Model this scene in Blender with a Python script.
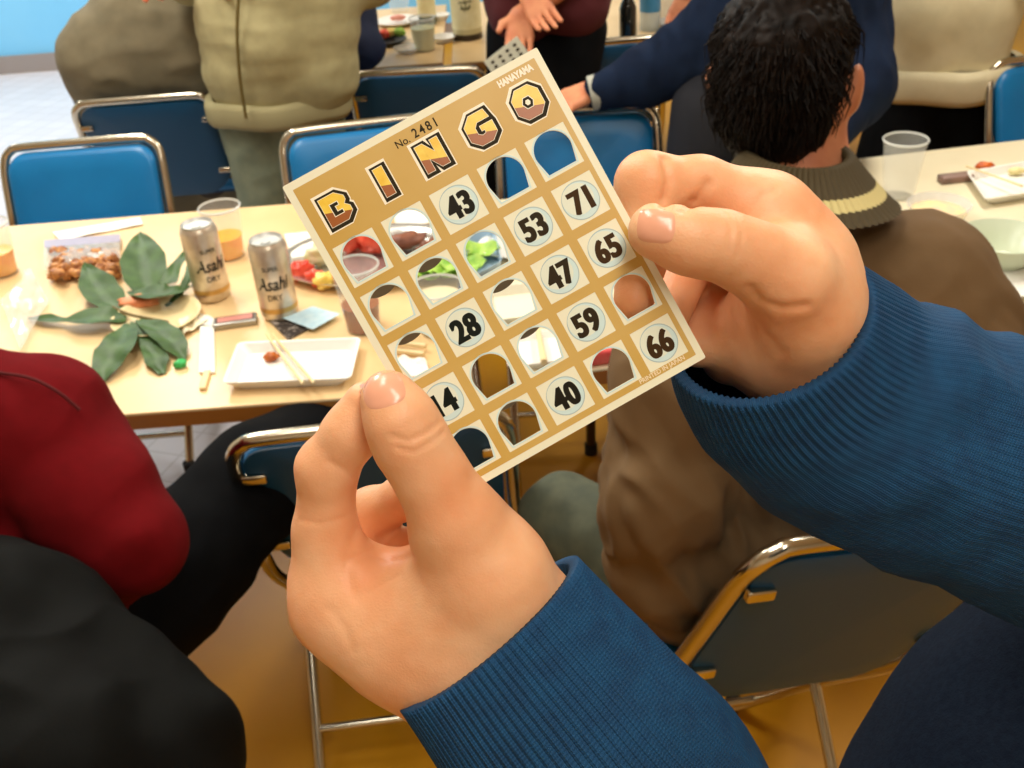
import bpy, bmesh, math, random
import numpy as np
from mathutils import Vector, Matrix, noise
from mathutils.geometry import tessellate_polygon
from mathutils.bvhtree import BVHTree

for o in list(bpy.data.objects): bpy.data.objects.remove(o)
SC = bpy.context.scene
COL = SC.collection
random.seed(7)

# ------------------------------------------------------------ camera
FPX = 1043.0
CH = 1.62
TH, RO = math.radians(32), math.radians(4.3)
CC = np.array([0, 0, CH])
CF = np.array([0, math.cos(TH), -math.sin(TH)])
_R0 = np.array([1., 0, 0]); _U0 = np.array([0, math.sin(TH), math.cos(TH)])
CR = _R0*math.cos(RO) - _U0*math.sin(RO)
CU = _U0*math.cos(RO) + _R0*math.sin(RO)
cd = bpy.data.cameras.new('camera'); cam = bpy.data.objects.new('camera', cd); COL.objects.link(cam)
cd.sensor_width = 36; cd.lens = 36*FPX/1024; cd.clip_start = 0.02; cd.clip_end = 60
M = Matrix.Identity(4)
for i in range(3):
    M[i][0] = CR[i]; M[i][1] = CU[i]; M[i][2] = -CF[i]; M[i][3] = CC[i]
cam.matrix_world = M
cd.dof.use_dof = True; cd.dof.focus_distance = 0.332; cd.dof.aperture_fstop = 34
SC.camera = cam

# ------------------------------------------------------------ world, lights, exposure
SC.view_settings.view_transform = 'Standard'; SC.view_settings.look = 'None'
SC.view_settings.gamma = 1; SC.view_settings.use_curve_mapping = False
SC.view_settings.exposure = 0.0
w = bpy.data.worlds.new('world'); SC.world = w; w.use_nodes = True
w.node_tree.nodes['Background'].inputs[0].default_value = (1.0, 0.93, 0.82, 1)
w.node_tree.nodes['Background'].inputs[1].default_value = 0.05

def area(name, loc, sx, sy, power, col=(1, .95, .86), rot=(0, 0, 0)):
    l = bpy.data.lights.new(name, 'AREA'); l.shape = 'RECTANGLE'; l.size = sx; l.size_y = sy
    l.energy = power; l.color = col
    o = bpy.data.objects.new(name, l); COL.objects.link(o); o.location = loc; o.rotation_euler = rot
    return o
for i, (x, y, p) in enumerate([(-1.2, 2.4, 41), (1.3, 2.5, 36), (-.4, 1.1, 17), (-1.6, 4.6, 44), (1.6, 4.6, 38), (0.3, -.4, 18), (-3.2, 5.6, 40)]):
    area('ceiling_lamp_light', (x, y, 2.62), .35, 1.3, p)

# ------------------------------------------------------------ pixel helpers
def V(a): return Vector((float(a[0]), float(a[1]), float(a[2])))
def ray(x, y): return CF + (x-512)/FPX*CR - (y-384)/FPX*CU
def Pd(x, y, z): return CC + z*ray(x, y)
def P(x, y, h):
    d = ray(x, y); return CC + d*(h-CH)/d[2]
def Py(x, y, Y):
    d = ray(x, y); return CC + d*Y/d[1]

# ------------------------------------------------------------ materials
def s2l(c):
    return tuple(((v/255)/12.92 if v/255 <= .04045 else ((v/255+.055)/1.055)**2.4) for v in c)
MATS = {}
def mat(name, c, rough=.5, metal=0., c2=None, nscale=30., nmix=(.35, .65), bump=0., bscale=200., sss=0., spec=None, trans=0., ior=1.45, coat=0., aniso=None, alpha=1., sheen=0.):
    if name in MATS: return MATS[name]
    m = bpy.data.materials.new(name); m.use_nodes = True; nt = m.node_tree; N = nt.nodes; L = nt.links
    b = N['Principled BSDF']; col = s2l(c)+(1,)
    b.inputs['Base Color'].default_value = col
    b.inputs['Roughness'].default_value = rough; b.inputs['Metallic'].default_value = metal
    b.inputs['IOR'].default_value = ior
    if spec is not None: b.inputs['Specular IOR Level'].default_value = spec
    if trans: b.inputs['Transmission Weight'].default_value = trans
    if coat: b.inputs['Coat Weight'].default_value = coat; b.inputs['Coat Roughness'].default_value = .15
    if sheen: b.inputs['Sheen Weight'].default_value = sheen
    if alpha < 1: b.inputs['Alpha'].default_value = alpha
    if sss:
        b.inputs['Subsurface Weight'].default_value = sss
        b.inputs['Subsurface Radius'].default_value = (1.0, .35, .2)
        b.inputs['Subsurface Scale'].default_value = .004
    tc = N.new('ShaderNodeTexCoord')
    if c2 is not None:
        n = N.new('ShaderNodeTexNoise'); n.inputs['Scale'].default_value = nscale; n.inputs['Detail'].default_value = 4
        L.new(tc.outputs['Object'], n.inputs['Vector'])
        r = N.new('ShaderNodeValToRGB'); r.color_ramp.elements[0].position = nmix[0]; r.color_ramp.elements[1].position = nmix[1]
        r.color_ramp.elements[0].color = col; r.color_ramp.elements[1].color = s2l(c2)+(1,)
        L.new(n.outputs['Fac'], r.inputs['Fac']); L.new(r.outputs['Color'], b.inputs['Base Color'])
    if bump:
        n = N.new('ShaderNodeTexNoise'); n.inputs['Scale'].default_value = bscale; n.inputs['Detail'].default_value = 5
        L.new(tc.outputs['Object'], n.inputs['Vector'])
        bp = N.new('ShaderNodeBump'); bp.inputs['Strength'].default_value = bump; bp.inputs['Distance'].default_value = .001
        L.new(n.outputs['Fac'], bp.inputs['Height']); L.new(bp.outputs['Normal'], b.inputs['Normal'])
    MATS[name] = m
    return m
def uv_wave(m, fu, fv, strength=.5, dark=None, dist=.001):
    """ribbing or knit rows laid along the mesh's own UVs"""
    nt = m.node_tree; N = nt.nodes; L = nt.links; b = N['Principled BSDF']
    uv = N.new('ShaderNodeUVMap'); sp = N.new('ShaderNodeSeparateXYZ'); L.new(uv.outputs[0], sp.inputs[0])
    outs = []
    for k, f in ((0, fu), (1, fv)):
        if not f: continue
        a = N.new('ShaderNodeMath'); a.operation = 'MULTIPLY'; a.inputs[1].default_value = f*2*math.pi; L.new(sp.outputs[k], a.inputs[0])
        s = N.new('ShaderNodeMath'); s.operation = 'SINE'; L.new(a.outputs[0], s.inputs[0]); outs.append(s.outputs[0])
    h = outs[0]
    if len(outs) > 1:
        ad = N.new('ShaderNodeMath'); ad.operation = 'ADD'; L.new(outs[0], ad.inputs[0]); L.new(outs[1], ad.inputs[1]); h = ad.outputs[0]
    bp = N.new('ShaderNodeBump'); bp.inputs['Strength'].default_value = strength; bp.inputs['Distance'].default_value = dist
    L.new(h, bp.inputs['Height']); L.new(bp.outputs['Normal'], b.inputs['Normal'])
    return m

# ------------------------------------------------------------ mesh builder
class MB:
    def __init__(s): s.v = []; s.f = []; s.uv = {}
    def add(s, vs, fs):
        k = len(s.v); s.v += [tuple(float(c) for c in p) for p in vs]; s.f += [tuple(i+k for i in f) for f in fs]; return k
    def box(s, c, size, rz=0, bev=0.):
        cx, cy, cz = c; sx, sy, sz = (t/2 for t in size); ca, sa = math.cos(rz), math.sin(rz)
        def T(x, y, z): return (cx+x*ca-y*sa, cy+x*sa+y*ca, cz+z)
        if bev <= 0:
            vs = [T(a*sx, b*sy, d*sz) for d in (-1, 1) for b in (-1, 1) for a in (-1, 1)]
            s.add(vs, [(0, 2, 3, 1), (4, 5, 7, 6), (0, 1, 5, 4), (2, 6, 7, 3), (0, 4, 6, 2), (1, 3, 7, 5)]); return
        b_ = bev; n = 4; rings = []
        def ring(ix, iy, z):
            pts = []
            for (qx, qy, a0) in ((1, 1, 0), (-1, 1, 90), (-1, -1, 180), (1, -1, 270)):
                for k in range(n+1):
                    a = math.radians(a0+90*k/n); pts.append(T(qx*(sx-b_)+(b_-ix)*math.cos(a), qy*(sy-b_)+(b_-ix)*math.sin(a), z))
            return pts
        m = 3
        prof = [(b_*(1-math.sin(math.pi/2*k/m)), -sz+b_*(1-math.cos(math.pi/2*k/m))) for k in range(m+1)]
        prof = prof + [(i, -z) for i, z in reversed(prof)]
        for i, z in prof: rings.append(ring(i, i, z))
        s.loft(rings, True, True)
    def loft(s, rings, cap0=False, cap1=False, closed=True):
        n = len(rings[0]); k = len(s.v)
        for r in rings: s.v += [tuple(float(c) for c in p) for p in r]
        m = n if closed else n-1
        for i in range(len(rings)-1):
            for j in range(m):
                a = k+i*n+j; b = k+i*n+(j+1) % n
                s.f.append((a, b, b+n, a+n))
        if cap0: s.f.append(tuple(k+j for j in reversed(range(n))))
        if cap1: s.f.append(tuple(k+(len(rings)-1)*n+j for j in range(n)))
    def tube(s, path, r, n=10, cap=True):
        pts = [np.array(p, float) for p in path]; rs = r if isinstance(r, (list, tuple)) else [r]*len(pts)
        rings = []; up = None
        for i, p in enumerate(pts):
            t = (pts[min(i+1, len(pts)-1)]-pts[max(i-1, 0)]); t = t/(np.linalg.norm(t)+1e-12)
            if up is None:
                up = np.array([0, 0, 1.]) if abs(t[2]) < .9 else np.array([1., 0, 0])
            u = up - t*(up@t); u /= np.linalg.norm(u)+1e-12; v = np.cross(t, u); up = u
            rings.append([p+rs[i]*(math.cos(a)*u+math.sin(a)*v) for a in [2*math.pi*k/n for k in range(n)]])
        s.loft(rings, cap, cap)
    def lathe(s, prof, c=(0, 0, 0), n=32, axis=None):
        rings = [[(c[0]+r*math.cos(2*math.pi*k/n), c[1]+r*math.sin(2*math.pi*k/n), c[2]+z) for k in range(n)] for r, z in prof]
        s.loft(rings)
    def disc(s, c, r, n=24, h=0.001):
        s.lathe([(r, 0), (r, h), (0.0001, h)], c, n)
    def ellipsoid(s, c, r, n=14, m=9, rz=0, nz=0., seed=0):
        rings = []; ca, sa = math.cos(rz), math.sin(rz)
        for i in range(m+1):
            a = -math.pi/2+math.pi*i/m; q = []
            for k in range(n):
                b = 2*math.pi*k/n; d = np.array([math.cos(a)*math.cos(b), math.cos(a)*math.sin(b), math.sin(a)])
                g = 1+nz*noise.noise(Vector(d*2.3)+Vector((seed*3.1, seed, 0)))
                x, y, z = d[0]*r[0]*g, d[1]*r[1]*g, d[2]*r[2]*g
                q.append((c[0]+x*ca-y*sa, c[1]+x*sa+y*ca, c[2]+z))
            rings.append(q)
        s.loft(rings)
    def build(s, name, m, parent=None, off=(0, 0, 0), smooth=True, ang=.7, uvs=None):
        me = bpy.data.meshes.new(name)
        ox, oy, oz = [float(t) for t in off]
        me.from_pydata([(a-ox, b-oy, c-oz) for a, b, c in s.v], [], s.f)
        me.validate(); me.update()
        bm = bmesh.new(); bm.from_mesh(me)
        bmesh.ops.remove_doubles(bm, verts=bm.verts, dist=1e-7)
        bmesh.ops.recalc_face_normals(bm, faces=bm.faces)
        bm.to_mesh(me); bm.free()
        return link(name, me, m, parent, smooth, ang)
def link(name, me, m, parent=None, smooth=True, ang=.7):
    if smooth:
        me.polygons.foreach_set('use_smooth', [True]*len(me.polygons)); me.set_sharp_from_angle(angle=ang)
    me.materials.append(m)
    o = bpy.data.objects.new(name, me); COL.objects.link(o)
    if parent is not None: o.parent = parent
    return o
def tag(o, label=None, cat=None, group=None, kind=None):
    if label: o['label'] = label
    if cat: o['category'] = cat
    if group: o['group'] = group
    if kind: o['kind'] = kind
    return o
def empty(name, loc, label, cat, group=None, rz=0, rot=None):
    o = bpy.data.objects.new(name, None); COL.objects.link(o); o.empty_display_size = .05
    o.location = V(loc); o.rotation_euler = rot if rot else (0, 0, rz)
    return tag(o, label, cat, group)
def copy_thing(o, loc, rz, label, group=None):
    r = o.copy(); COL.objects.link(r); r.location = V(loc); r.rotation_euler = (0, 0, rz); r['label'] = label
    if group: r['group'] = group
    for ch in list(o.children):
        c = ch.copy(); COL.objects.link(c); c.parent = r
        for g in list(ch.children):
            d = g.copy(); COL.objects.link(d); d.parent = c
    return r
def cr(pts, n=6):
    """Catmull-Rom through the points"""
    p = [np.array(q, float) for q in pts]; p = [2*p[0]-p[1]]+p+[2*p[-1]-p[-2]]; out = []
    for i in range(1, len(p)-2):
        for k in range(n):
            t = k/n
            out.append(.5*((2*p[i])+(-p[i-1]+p[i+1])*t+(2*p[i-1]-5*p[i]+4*p[i+1]-p[i+2])*t*t+(-p[i-1]+3*p[i]-3*p[i+1]+p[i+2])*t**3))
    out.append(p[-2]); return out

# ------------------------------------------------------------ smooth implicit bodies (blended tapered limbs, one continuous surface)
def rc(X, a, ra, b, rb):
    ba = b-a; l2 = max(float(ba@ba), 1e-12)
    pa = X-a; h = np.clip((pa@ba)/l2, 0, 1)
    d = np.sqrt(((pa-h[..., None]*ba)**2).sum(-1))
    return d-(ra+(rb-ra)*h)
def ell(X, c, r, Rm):
    q = (X-c)@Rm; k0 = np.sqrt(((q/r)**2).sum(-1)); k1 = np.sqrt(((q/(r*r))**2).sum(-1))
    return k0*(k0-1)/np.maximum(k1, 1e-9)
def smin(a, b, k):
    h = np.maximum(k-np.abs(a-b), 0)/k
    return np.minimum(a, b)-h*h*k*.25
def surfnet(val, org, h):
    ins = val < 0
    nx, ny, nz = val.shape
    c = np.zeros((nx-1, ny-1, nz-1), int)
    for dx in (0, 1):
        for dy in (0, 1):
            for dz in (0, 1): c += ins[dx:nx-1+dx, dy:ny-1+dy, dz:nz-1+dz]
    act = (c > 0) & (c < 8); idx = -np.ones(act.shape, int); ijk = np.argwhere(act); idx[act] = np.arange(len(ijk))
    acc = np.zeros((len(ijk), 3)); cnt = np.zeros(len(ijk))
    cor = [(a, b, d) for a in (0, 1) for b in (0, 1) for d in (0, 1)]
    for i, p in enumerate(cor):
        for q in cor[i+1:]:
            if sum(abs(p[t]-q[t]) for t in range(3)) != 1: continue
            va = val[ijk[:, 0]+p[0], ijk[:, 1]+p[1], ijk[:, 2]+p[2]]; vb = val[ijk[:, 0]+q[0], ijk[:, 1]+q[1], ijk[:, 2]+q[2]]
            m = (va < 0) != (vb < 0); t = np.where(m, va/np.where(m, va-vb, 1), 0)
            pt = np.array(p)+t[:, None]*(np.array(q)-np.array(p)); acc[m] += pt[m]; cnt[m] += 1
    vs = (ijk+acc/np.maximum(cnt, 1)[:, None])*h+org
    fs = []
    for ax in range(3):
        o = [0, 0, 0]; o[ax] = 1
        A = ins[:nx-o[0], :ny-o[1], :nz-o[2]]; B = ins[o[0]:, o[1]:, o[2]:]
        e = np.argwhere(A != B); s = A[e[:, 0], e[:, 1], e[:, 2]]
        u, v = [(1, 2), (2, 0), (0, 1)][ax]
        ok = (e[:, u] > 0) & (e[:, v] > 0) & (e[:, u] < val.shape[u]-1) & (e[:, v] < val.shape[v]-1); e = e[ok]; s = s[ok]
        def gi(du, dv):
            t = e.copy(); t[:, u] -= du; t[:, v] -= dv; return idx[t[:, 0], t[:, 1], t[:, 2]]
        q = np.stack([gi(1, 1), gi(0, 1), gi(0, 0), gi(1, 0)], 1)
        q[~s] = q[~s][:, ::-1]; fs.append(q)
    return vs, np.concatenate(fs)
def pxr(p): # (px, py, zdepth, r_px) -> centre, radius in metres
    return Pd(p[0], p[1], p[2]), p[3]*p[2]/FPX
def chain(pts, k=None, px=True):
    """a limb: round cones through the points"""
    out = []; q = [pxr(p) if px else (np.array(p[:3], float), p[3]) for p in pts]
    if len(q) == 1: return [('c', q[0][0], q[0][1], q[0][0]+1e-5, q[0][1])]
    for a, b in zip(q, q[1:]): out.append(('c', a[0], a[1], b[0], b[1]))
    return out
def field(groups, X, kin, kout):
    tot = None
    for g in groups:
        ki, ko = kin, kout
        if isinstance(g, tuple): g, ki, ko = g
        d = None
        for p in g:
            e = rc(X, *p[1:]) if p[0] == 'c' else ell(X, *p[1:])
            d = e if d is None else smin(d, e, ki)
        tot = d if tot is None else smin(tot, d, ko)
    return tot
def implicit(name, groups, h, m, parent=None, off=(0, 0, 0), kin=.01, kout=.01, disp=None, creases=(), cut=None, crop=None):
    lo = np.full(3, 1e9); hi = -lo
    for g in groups:
        for p in (g[0] if isinstance(g, tuple) else g):
            if p[0] == 'c':
                for c, r in ((p[1], p[2]), (p[3], p[4])): lo = np.minimum(lo, c-r); hi = np.maximum(hi, c+r)
            else: lo = np.minimum(lo, p[1]-max(p[2])); hi = np.maximum(hi, p[1]+max(p[2]))
    if crop is not None: lo = np.maximum(lo, crop[0]); hi = np.minimum(hi, crop[1])
    lo = lo-3*h; hi = hi+3*h; n = np.ceil((hi-lo)/h).astype(int)+1
    ax = [lo[i]+h*np.arange(n[i]) for i in range(3)]
    val = np.empty(n, np.float32)
    S_ = 10; nb = [int(math.ceil(n[i]/S_)) for i in range(3)]; cb = [lo[i]+h*(np.arange(nb[i])*S_+(S_-1)/2) for i in range(3)]
    D0 = field(groups, np.stack(np.meshgrid(*cb, indexing='ij'), -1), kin, kout); lim = h*S_*.87*1.25+.01
    for i in range(nb[0]):
        for j in range(nb[1]):
            ks = [k for k in range(nb[2]) if abs(D0[i, j, k]) < lim]
            sx, sy = slice(i*S_, (i+1)*S_), slice(j*S_, (j+1)*S_)
            for k in range(nb[2]):
                if k not in ks: val[sx, sy, k*S_:(k+1)*S_] = D0[i, j, k]
            if ks:
                zi = np.concatenate([np.arange(k*S_, min((k+1)*S_, n[2])) for k in ks])
                X = np.stack(np.meshgrid(ax[0][sx], ax[1][sy], ax[2][zi], indexing='ij'), -1)
                val[sx, sy, zi] = field(groups, X, kin, kout)
    val[0] = val[-1] = 1; val[:, 0] = val[:, -1] = 1; val[:, :, 0] = val[:, :, -1] = 1
    vs, fs = surfnet(val.astype(float), lo, h)
    # normals for displacement
    nrm = np.zeros_like(vs); fn = np.cross(vs[fs[:, 2]]-vs[fs[:, 0]], vs[fs[:, 3]]-vs[fs[:, 1]])
    for j in range(4): np.add.at(nrm, fs[:, j], fn)
    nrm /= np.linalg.norm(nrm, axis=1)[:, None]+1e-12
    # light relax
    for _ in range(2):
        s = np.zeros_like(vs); c = np.zeros(len(vs))
        for j in range(4):
            np.add.at(s, fs[:, j], vs[fs[:, (j+1) % 4]]); np.add.at(c, fs[:, j], 1)
            np.add.at(s, fs[:, j], vs[fs[:, (j+3) % 4]]); np.add.at(c, fs[:, j], 1)
        vs = vs*.4+.6*s/c[:, None]
    for (path, dep, wid) in creases:
        best = np.full(len(vs), 1e9)
        for a, b in zip(path, path[1:]):
            ba = b-a; hh = np.clip(((vs-a)@ba)/(ba@ba+1e-12), 0, 1)
            best = np.minimum(best, np.sqrt(((vs-a-hh[:, None]*ba)**2).sum(1)))
        vs = vs-nrm*(dep*np.exp(-(best/wid)**2))[:, None]
    if disp:
        dv = np.array([disp(Vector(p)) for p in vs]); vs = vs+nrm*dv[:, None]
    me = bpy.data.meshes.new(name)
    me.from_pydata([tuple(map(float, p)) for p in (vs-np.array(off, float))], [], [tuple(map(int, f)) for f in fs]); me.update()
    o = link(name, me, m, parent, True, 3.0)
    o_w = (vs, fs)
    return o, o_w
def wrinkle(amp, scale, stretch=(1, 1, 1), seed=0):
    s = Vector((seed*7.3, seed*1.7, seed))
    def f(p):
        q = Vector((p[0]*scale*stretch[0], p[1]*scale*stretch[1], p[2]*scale*stretch[2]))+s
        return amp*(1-2*abs(noise.noise(q)))*.7+amp*.5*noise.noise(q*2.1)
    return f

# ------------------------------------------------------------ palette
M_skin = mat('skin', (240, 188, 144), .46, c2=(230, 158, 110), nscale=38, nmix=(.32, .72), bump=.16, bscale=1100, sss=.25, spec=.4)
M_skin2 = mat('skin_far', (220, 150, 110), .5, c2=(205, 130, 95), nscale=25, spec=.3)
M_nail = mat('nail', (236, 170, 138), .25, spec=.5, coat=.3)
M_steel = mat('chair_steel', (206, 198, 178), .2, 1.0, bump=.05, bscale=60)
M_vinyl = mat('blue_vinyl', (16, 118, 178), .34, bump=.15, bscale=500, c2=(12, 108, 166), nscale=4)
M_vback = mat('chair_back_shell', (12, 70, 106), .45, bump=.15, bscale=700)
M_rub = mat('black_rubber', (25, 25, 25), .7)
M_table = mat('table_laminate', (232, 200, 148), .32, c2=(222, 188, 134), nscale=6, bump=.03, bscale=300)
M_edge = mat('table_edge_band', (176, 112, 44), .4)
M_white = mat('white_plastic', (245, 243, 235), .3)
M_paper = mat('white_paper', (240, 238, 228), .7, bump=.1, bscale=80)
def cup_mat():
    return mat('clear_plastic', (240, 245, 245), .08, alpha=.13, spec=.8)
M_clear = cup_mat()
M_beer = mat('beer', (250, 158, 0), .1, c2=(252, 184, 30), nscale=40, spec=.7)

# ------------------------------------------------------------ setting
def struct(o): o['kind'] = 'structure'; return o
def simple_box(name, c, size, m, parent=None, bev=0, rz=0, off=(0, 0, 0)):
    b = MB(); b.box(c, size, rz, bev); return b.build(name, m, parent, off)
mf = mat('floor_ochre', (208, 146, 10), .42, c2=(196, 136, 10), nscale=3, bump=.05, bscale=40)
struct(simple_box('floor', (0, 3.0, -.05), (9, 9.6, .1), mf))
def tile_mat():
    m = mat('pale_tile', (214, 212, 220), .3)
    nt = m.node_tree; N = nt.nodes; L = nt.links
    tc = N.new('ShaderNodeTexCoord'); mp = N.new('ShaderNodeMapping'); mp.inputs['Rotation'].default_value = (0, 0, .35)
    br = N.new('ShaderNodeTexBrick'); br.offset = 0; br.inputs['Scale'].default_value = 9
    br.inputs['Color1'].default_value = s2l((224, 222, 230))+(1,); br.inputs['Color2'].default_value = s2l((216, 214, 222))+(1,)
    br.inputs['Mortar'].default_value = s2l((200, 197, 202))+(1,); br.inputs['Mortar Size'].default_value = .03
    br.inputs['Brick Width'].default_value = 1; br.inputs['Row Height'].default_value = 1
    L.new(tc.outputs['Object'], mp.inputs[0]); L.new(mp.outputs[0], br.inputs['Vector']); L.new(br.outputs['Color'], N['Principled BSDF'].inputs['Base Color'])
    return m
struct(simple_box('floor', (-2.55, 4.75, .002), (3.9, 5.6, .006), tile_mat()))
mw = mat('wall_cream', (225, 215, 195), .8, bump=.1)
struct(simple_box('wall_back', (0, 6.75, 1.35), (9, .1, 2.7), mat('wall_sky_blue', (120, 200, 250), .6, c2=(130, 206, 252), nscale=2)))
struct(simple_box('baseboard_back', (0, 6.685, .05), (9, .03, .12), mat('baseboard_grey', (150, 142, 140), .5)))
struct(simple_box('wall_left', (-4.5, 3.0, 1.35), (.1, 9.6, 2.7), mw))
struct(simple_box('wall_right', (4.5, 3.0, 1.35), (.1, 9.6, 2.7), mw))
struct(simple_box('wall_front', (0, -1.85, 1.35), (9, .1, 2.7), mw))
struct(simple_box('ceiling', (0, 3.0, 2.75), (9, 9.6, .1), mat('ceiling_white', (235, 232, 222), .9)))

# ------------------------------------------------------------ tables
def table(name, corners, label, group=None, feet=((.12, .1), (.88, .1), (.12, .9), (.88, .9)), top=.7, mt=None):
    """corners FL, FR, BR, BL in plan"""
    c = [np.array(q[:2], float) for q in corners]; cen = sum(c)/4
    r = empty('folding_table', (cen[0], cen[1], 0), label, 'table', group or 'long folding tables'); off = (cen[0], cen[1], 0)
    def ring(z, ins):
        out = []
        for q in c:
            d = cen-q; d = d/np.linalg.norm(d); out.append((q[0]+d[0]*ins, q[1]+d[1]*ins, z))
        return out
    b = MB(); b.loft([ring(top-.004, 0), ring(top-.001, .001), ring(top, .003)], True, True); b.build('tabletop', mt or M_table, r, off, ang=.4)
    b = MB(); b.loft([ring(top-.032, .002), ring(top-.004, .0)], True, True); b.build('edge_band', M_edge, r, off, ang=.4)
    b = MB()
    def bil(u, v): return (c[0]*(1-u)+c[1]*u)*(1-v)+(c[3]*(1-u)+c[2]*u)*v
    for v in (.15, .85):
        p, q = bil(.08, v), bil(.92, v); b.tube([(p[0], p[1], top-.05), (q[0], q[1], top-.05)], .014)
    b.build('frame_rail', M_steel, r, off)
    for u, v in feet:
        p = bil(u, v); q = bil(u, .5+(v-.5)*.72)
        b = MB(); b.tube([(q[0], q[1], top-.04), (p[0], p[1], .02)], .0125); l = b.build('leg', mat('dark_steel', (90, 80, 66), .35, .9), r, off)
        b = MB(); b.lathe([(.0001, 0), (.017, 0), (.017, .03), (.0001, .03)], (p[0], p[1], .0), 14); b.build('foot_cap', M_rub, l, off)
    return r
TG = 'long folding tables'
table('t', [(-1.95, 1.468), (-.105, 1.468), (-.075, 2.36), (-1.95, 2.34)], 'pale wood folding table at left carrying beer cans, green leaves and white tray')
TBY = lambda x: 2.26+.115*(x-.1)
table('t', [(.004, 1.482), (1.80, 1.69), (1.74, 2.46), (-.02, 2.28)], 'pale folding table at right with clear cup and bowls, in front of brown jacket', None, mt=mat('table_laminate_lit_pale', (232, 222, 190), .3, c2=(228, 216, 182), nscale=6))  # whiter laminate tone: the light's white balance is painted into the colour
table('t', [(-.88, 3.52), (-.15, 3.52), (-.15, 4.4), (-.88, 4.4)], 'far pale wood table with green bottle behind olive hoodie person', None)
table('t', [(-.12, 3.50), (1.7, 3.52), (1.7, 4.4), (-.12, 4.4)], 'far pale wood table with large sake bottle behind maroon top person', None)

# ------------------------------------------------------------ chairs
def make_chair():
    r = empty('folding_chair', (0, 0, 0), 'x', 'chair')
    b = MB()
    half = [(-.195, .215, .015), (-.2, .05, .24), (-.205, -.10, .43), (-.2, -.155, .58), (-.197, -.196, .705), (-.191, -.213, .748), (-.174, -.219, .769), (-.145, -.221, .777)]
    full = half+[(0, -.222, .778)]+[(-x, y, z) for x, y, z in reversed(half)]
    b.tube(cr(full, 5), .0115, 12); b.build('frame', M_steel, r)
    # backrest cushion, following the lean of the frame
    def backpt(u, z, dy):
        t = (z-.43)/(.77-.43); y = -.10+t*(-.215+.10)-.012*math.cos(u*math.pi/2)*0+dy
        return (u, y-.016*(1-(u/.19)**2), z)
    def outline(s, z0=.435, z1=.762, hw=.184, cr_=.055):
        pts = []
        hw -= s; z0 += s; z1 -= s
        for (qx, qz, a0, rr) in ((1, 1, 0, .045), (-1, 1, 90, .045), (-1, -1, 180, .09), (1, -1, 270, .09)):
            cx = qx*(hw-rr); cz = (z1-rr) if qz > 0 else (z0+rr)
            for k in range(7):
                a = math.radians(a0+90*k/6); pts.append((cx+rr*math.cos(a), cz+rr*math.sin(a)))
        return pts
    def slab(offs):
        b = MB(); rings = []
        for s, dy in offs: rings.append([backpt(x, z, dy) for x, z in outline(s)])
        b.loft(rings, False, False)
        for ri, flip in ((0, 1), (-1, 0)):
            s, dy = offs[ri]; o = outline(s); 
            # inner shrink rings so the face is curved
            prev = rings[ri]; base = len(b.v); R = []
            for t in (.75, .5, .25, .02):
                R.append([backpt(x*t, .600+(z-.600)*t, dy+(.006*(1-t) if not flip else -.0015*(1-t))) for x, z in o])
            b.loft([prev]+R, False, True)
        return b
    slab([(.002, -.004), (0, .0), (0, .012), (.004, .020), (.012, .025)]).build('backrest', M_vinyl, r, ang=1.)
    bk = slab([(.006, -.010), (.001, -.008), (.001, -.003)]).build('back_shell', M_vback, r, ang=.6); bk['label'] = 'dark blue back shell'
    for x in (-1, 1):
        for z in (.52, .70):
            y = backpt(0, z, 0)[1]
            b = MB(); b.box((x*.172, y-.003, z), (.036, .012, .016), 0, .003); b.build('bracket', M_steel, bk)
    b = MB(); b.box((0, .068, .445), (.365, .315, .034), 0, .016); b.build('seat', M_vinyl, r)
    b = MB(); b.box((0, .068, .426), (.34, .29, .010)); b.build('seat_pan', M_vback, r)
    for x in (-1, 1):
        b = MB(); b.tube(cr([(x*.178, .19, .42), (x*.18, .0, .24), (x*.18, -.225, .02)], 5), .010); l = b.build('rear_leg', M_steel, r)
        b = MB(); b.lathe([(.0001, 0), (.0135, 0), (.0135, .03), (.0001, .03)], (x*.18, -.228, 0), 12); b.build('foot_cap', M_rub, l)
        b = MB(); b.lathe([(.0001, 0), (.015, 0), (.015, .035), (.0001, .035)], (x*.195, .217, 0), 12); b.build('foot_cap', M_rub, r)
    b = MB(); b.tube([(-.18, -.16, .085), (.18, -.16, .085)], .008); b.build('stretcher', M_steel, r)
    b = MB(); b.tube([(-.196, .16, .09), (.196, .16, .09)], .008); b.build('stretcher', M_steel, r)
    return r
CH0 = make_chair()
CH0['group'] = 'blue folding chairs around the tables'
CH0.scale = (1.05, 1.0, 1.0)
CG = 'blue folding chairs around the tables'
def chair_at(pl, pr, label, first=False, dxy=(0, 0)):
    """pl, pr: top corners in plan as seen from behind (left, right); chair faces away from their line"""
    a = np.array(pl[:2], float); b = np.array(pr[:2], float); d = b-a; rz = math.atan2(d[1], d[0])
    mid = (a+b)/2; fw = np.array([-math.sin(rz), math.cos(rz)]); o = mid+fw*.215
    loc = (o[0]+dxy[0], o[1]+dxy[1], 0)
    if first:
        CH0.location = V(loc); CH0.rotation_euler = (0, 0, rz); CH0['label'] = label; return CH0
    return copy_thing(CH0, loc, rz, label)
chair_at(P(225, 445, .77), P(510, 412, .77), 'blue folding chair, dark back towards the viewer, tucked behind the left hand', True)
chair_at(P(153, 140, .77), P(6, 152, .77), 'bright blue chair facing us behind the left table, beside the amber cup')
chair_at(P(78, 106, .77), P(205, 96, .77), 'dark backed blue chair under the person in the grey jacket')
chair_at(P(440, 118, .77), P(279, 137, .77), 'bright blue chair in front of the olive hoodie person')
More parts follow.
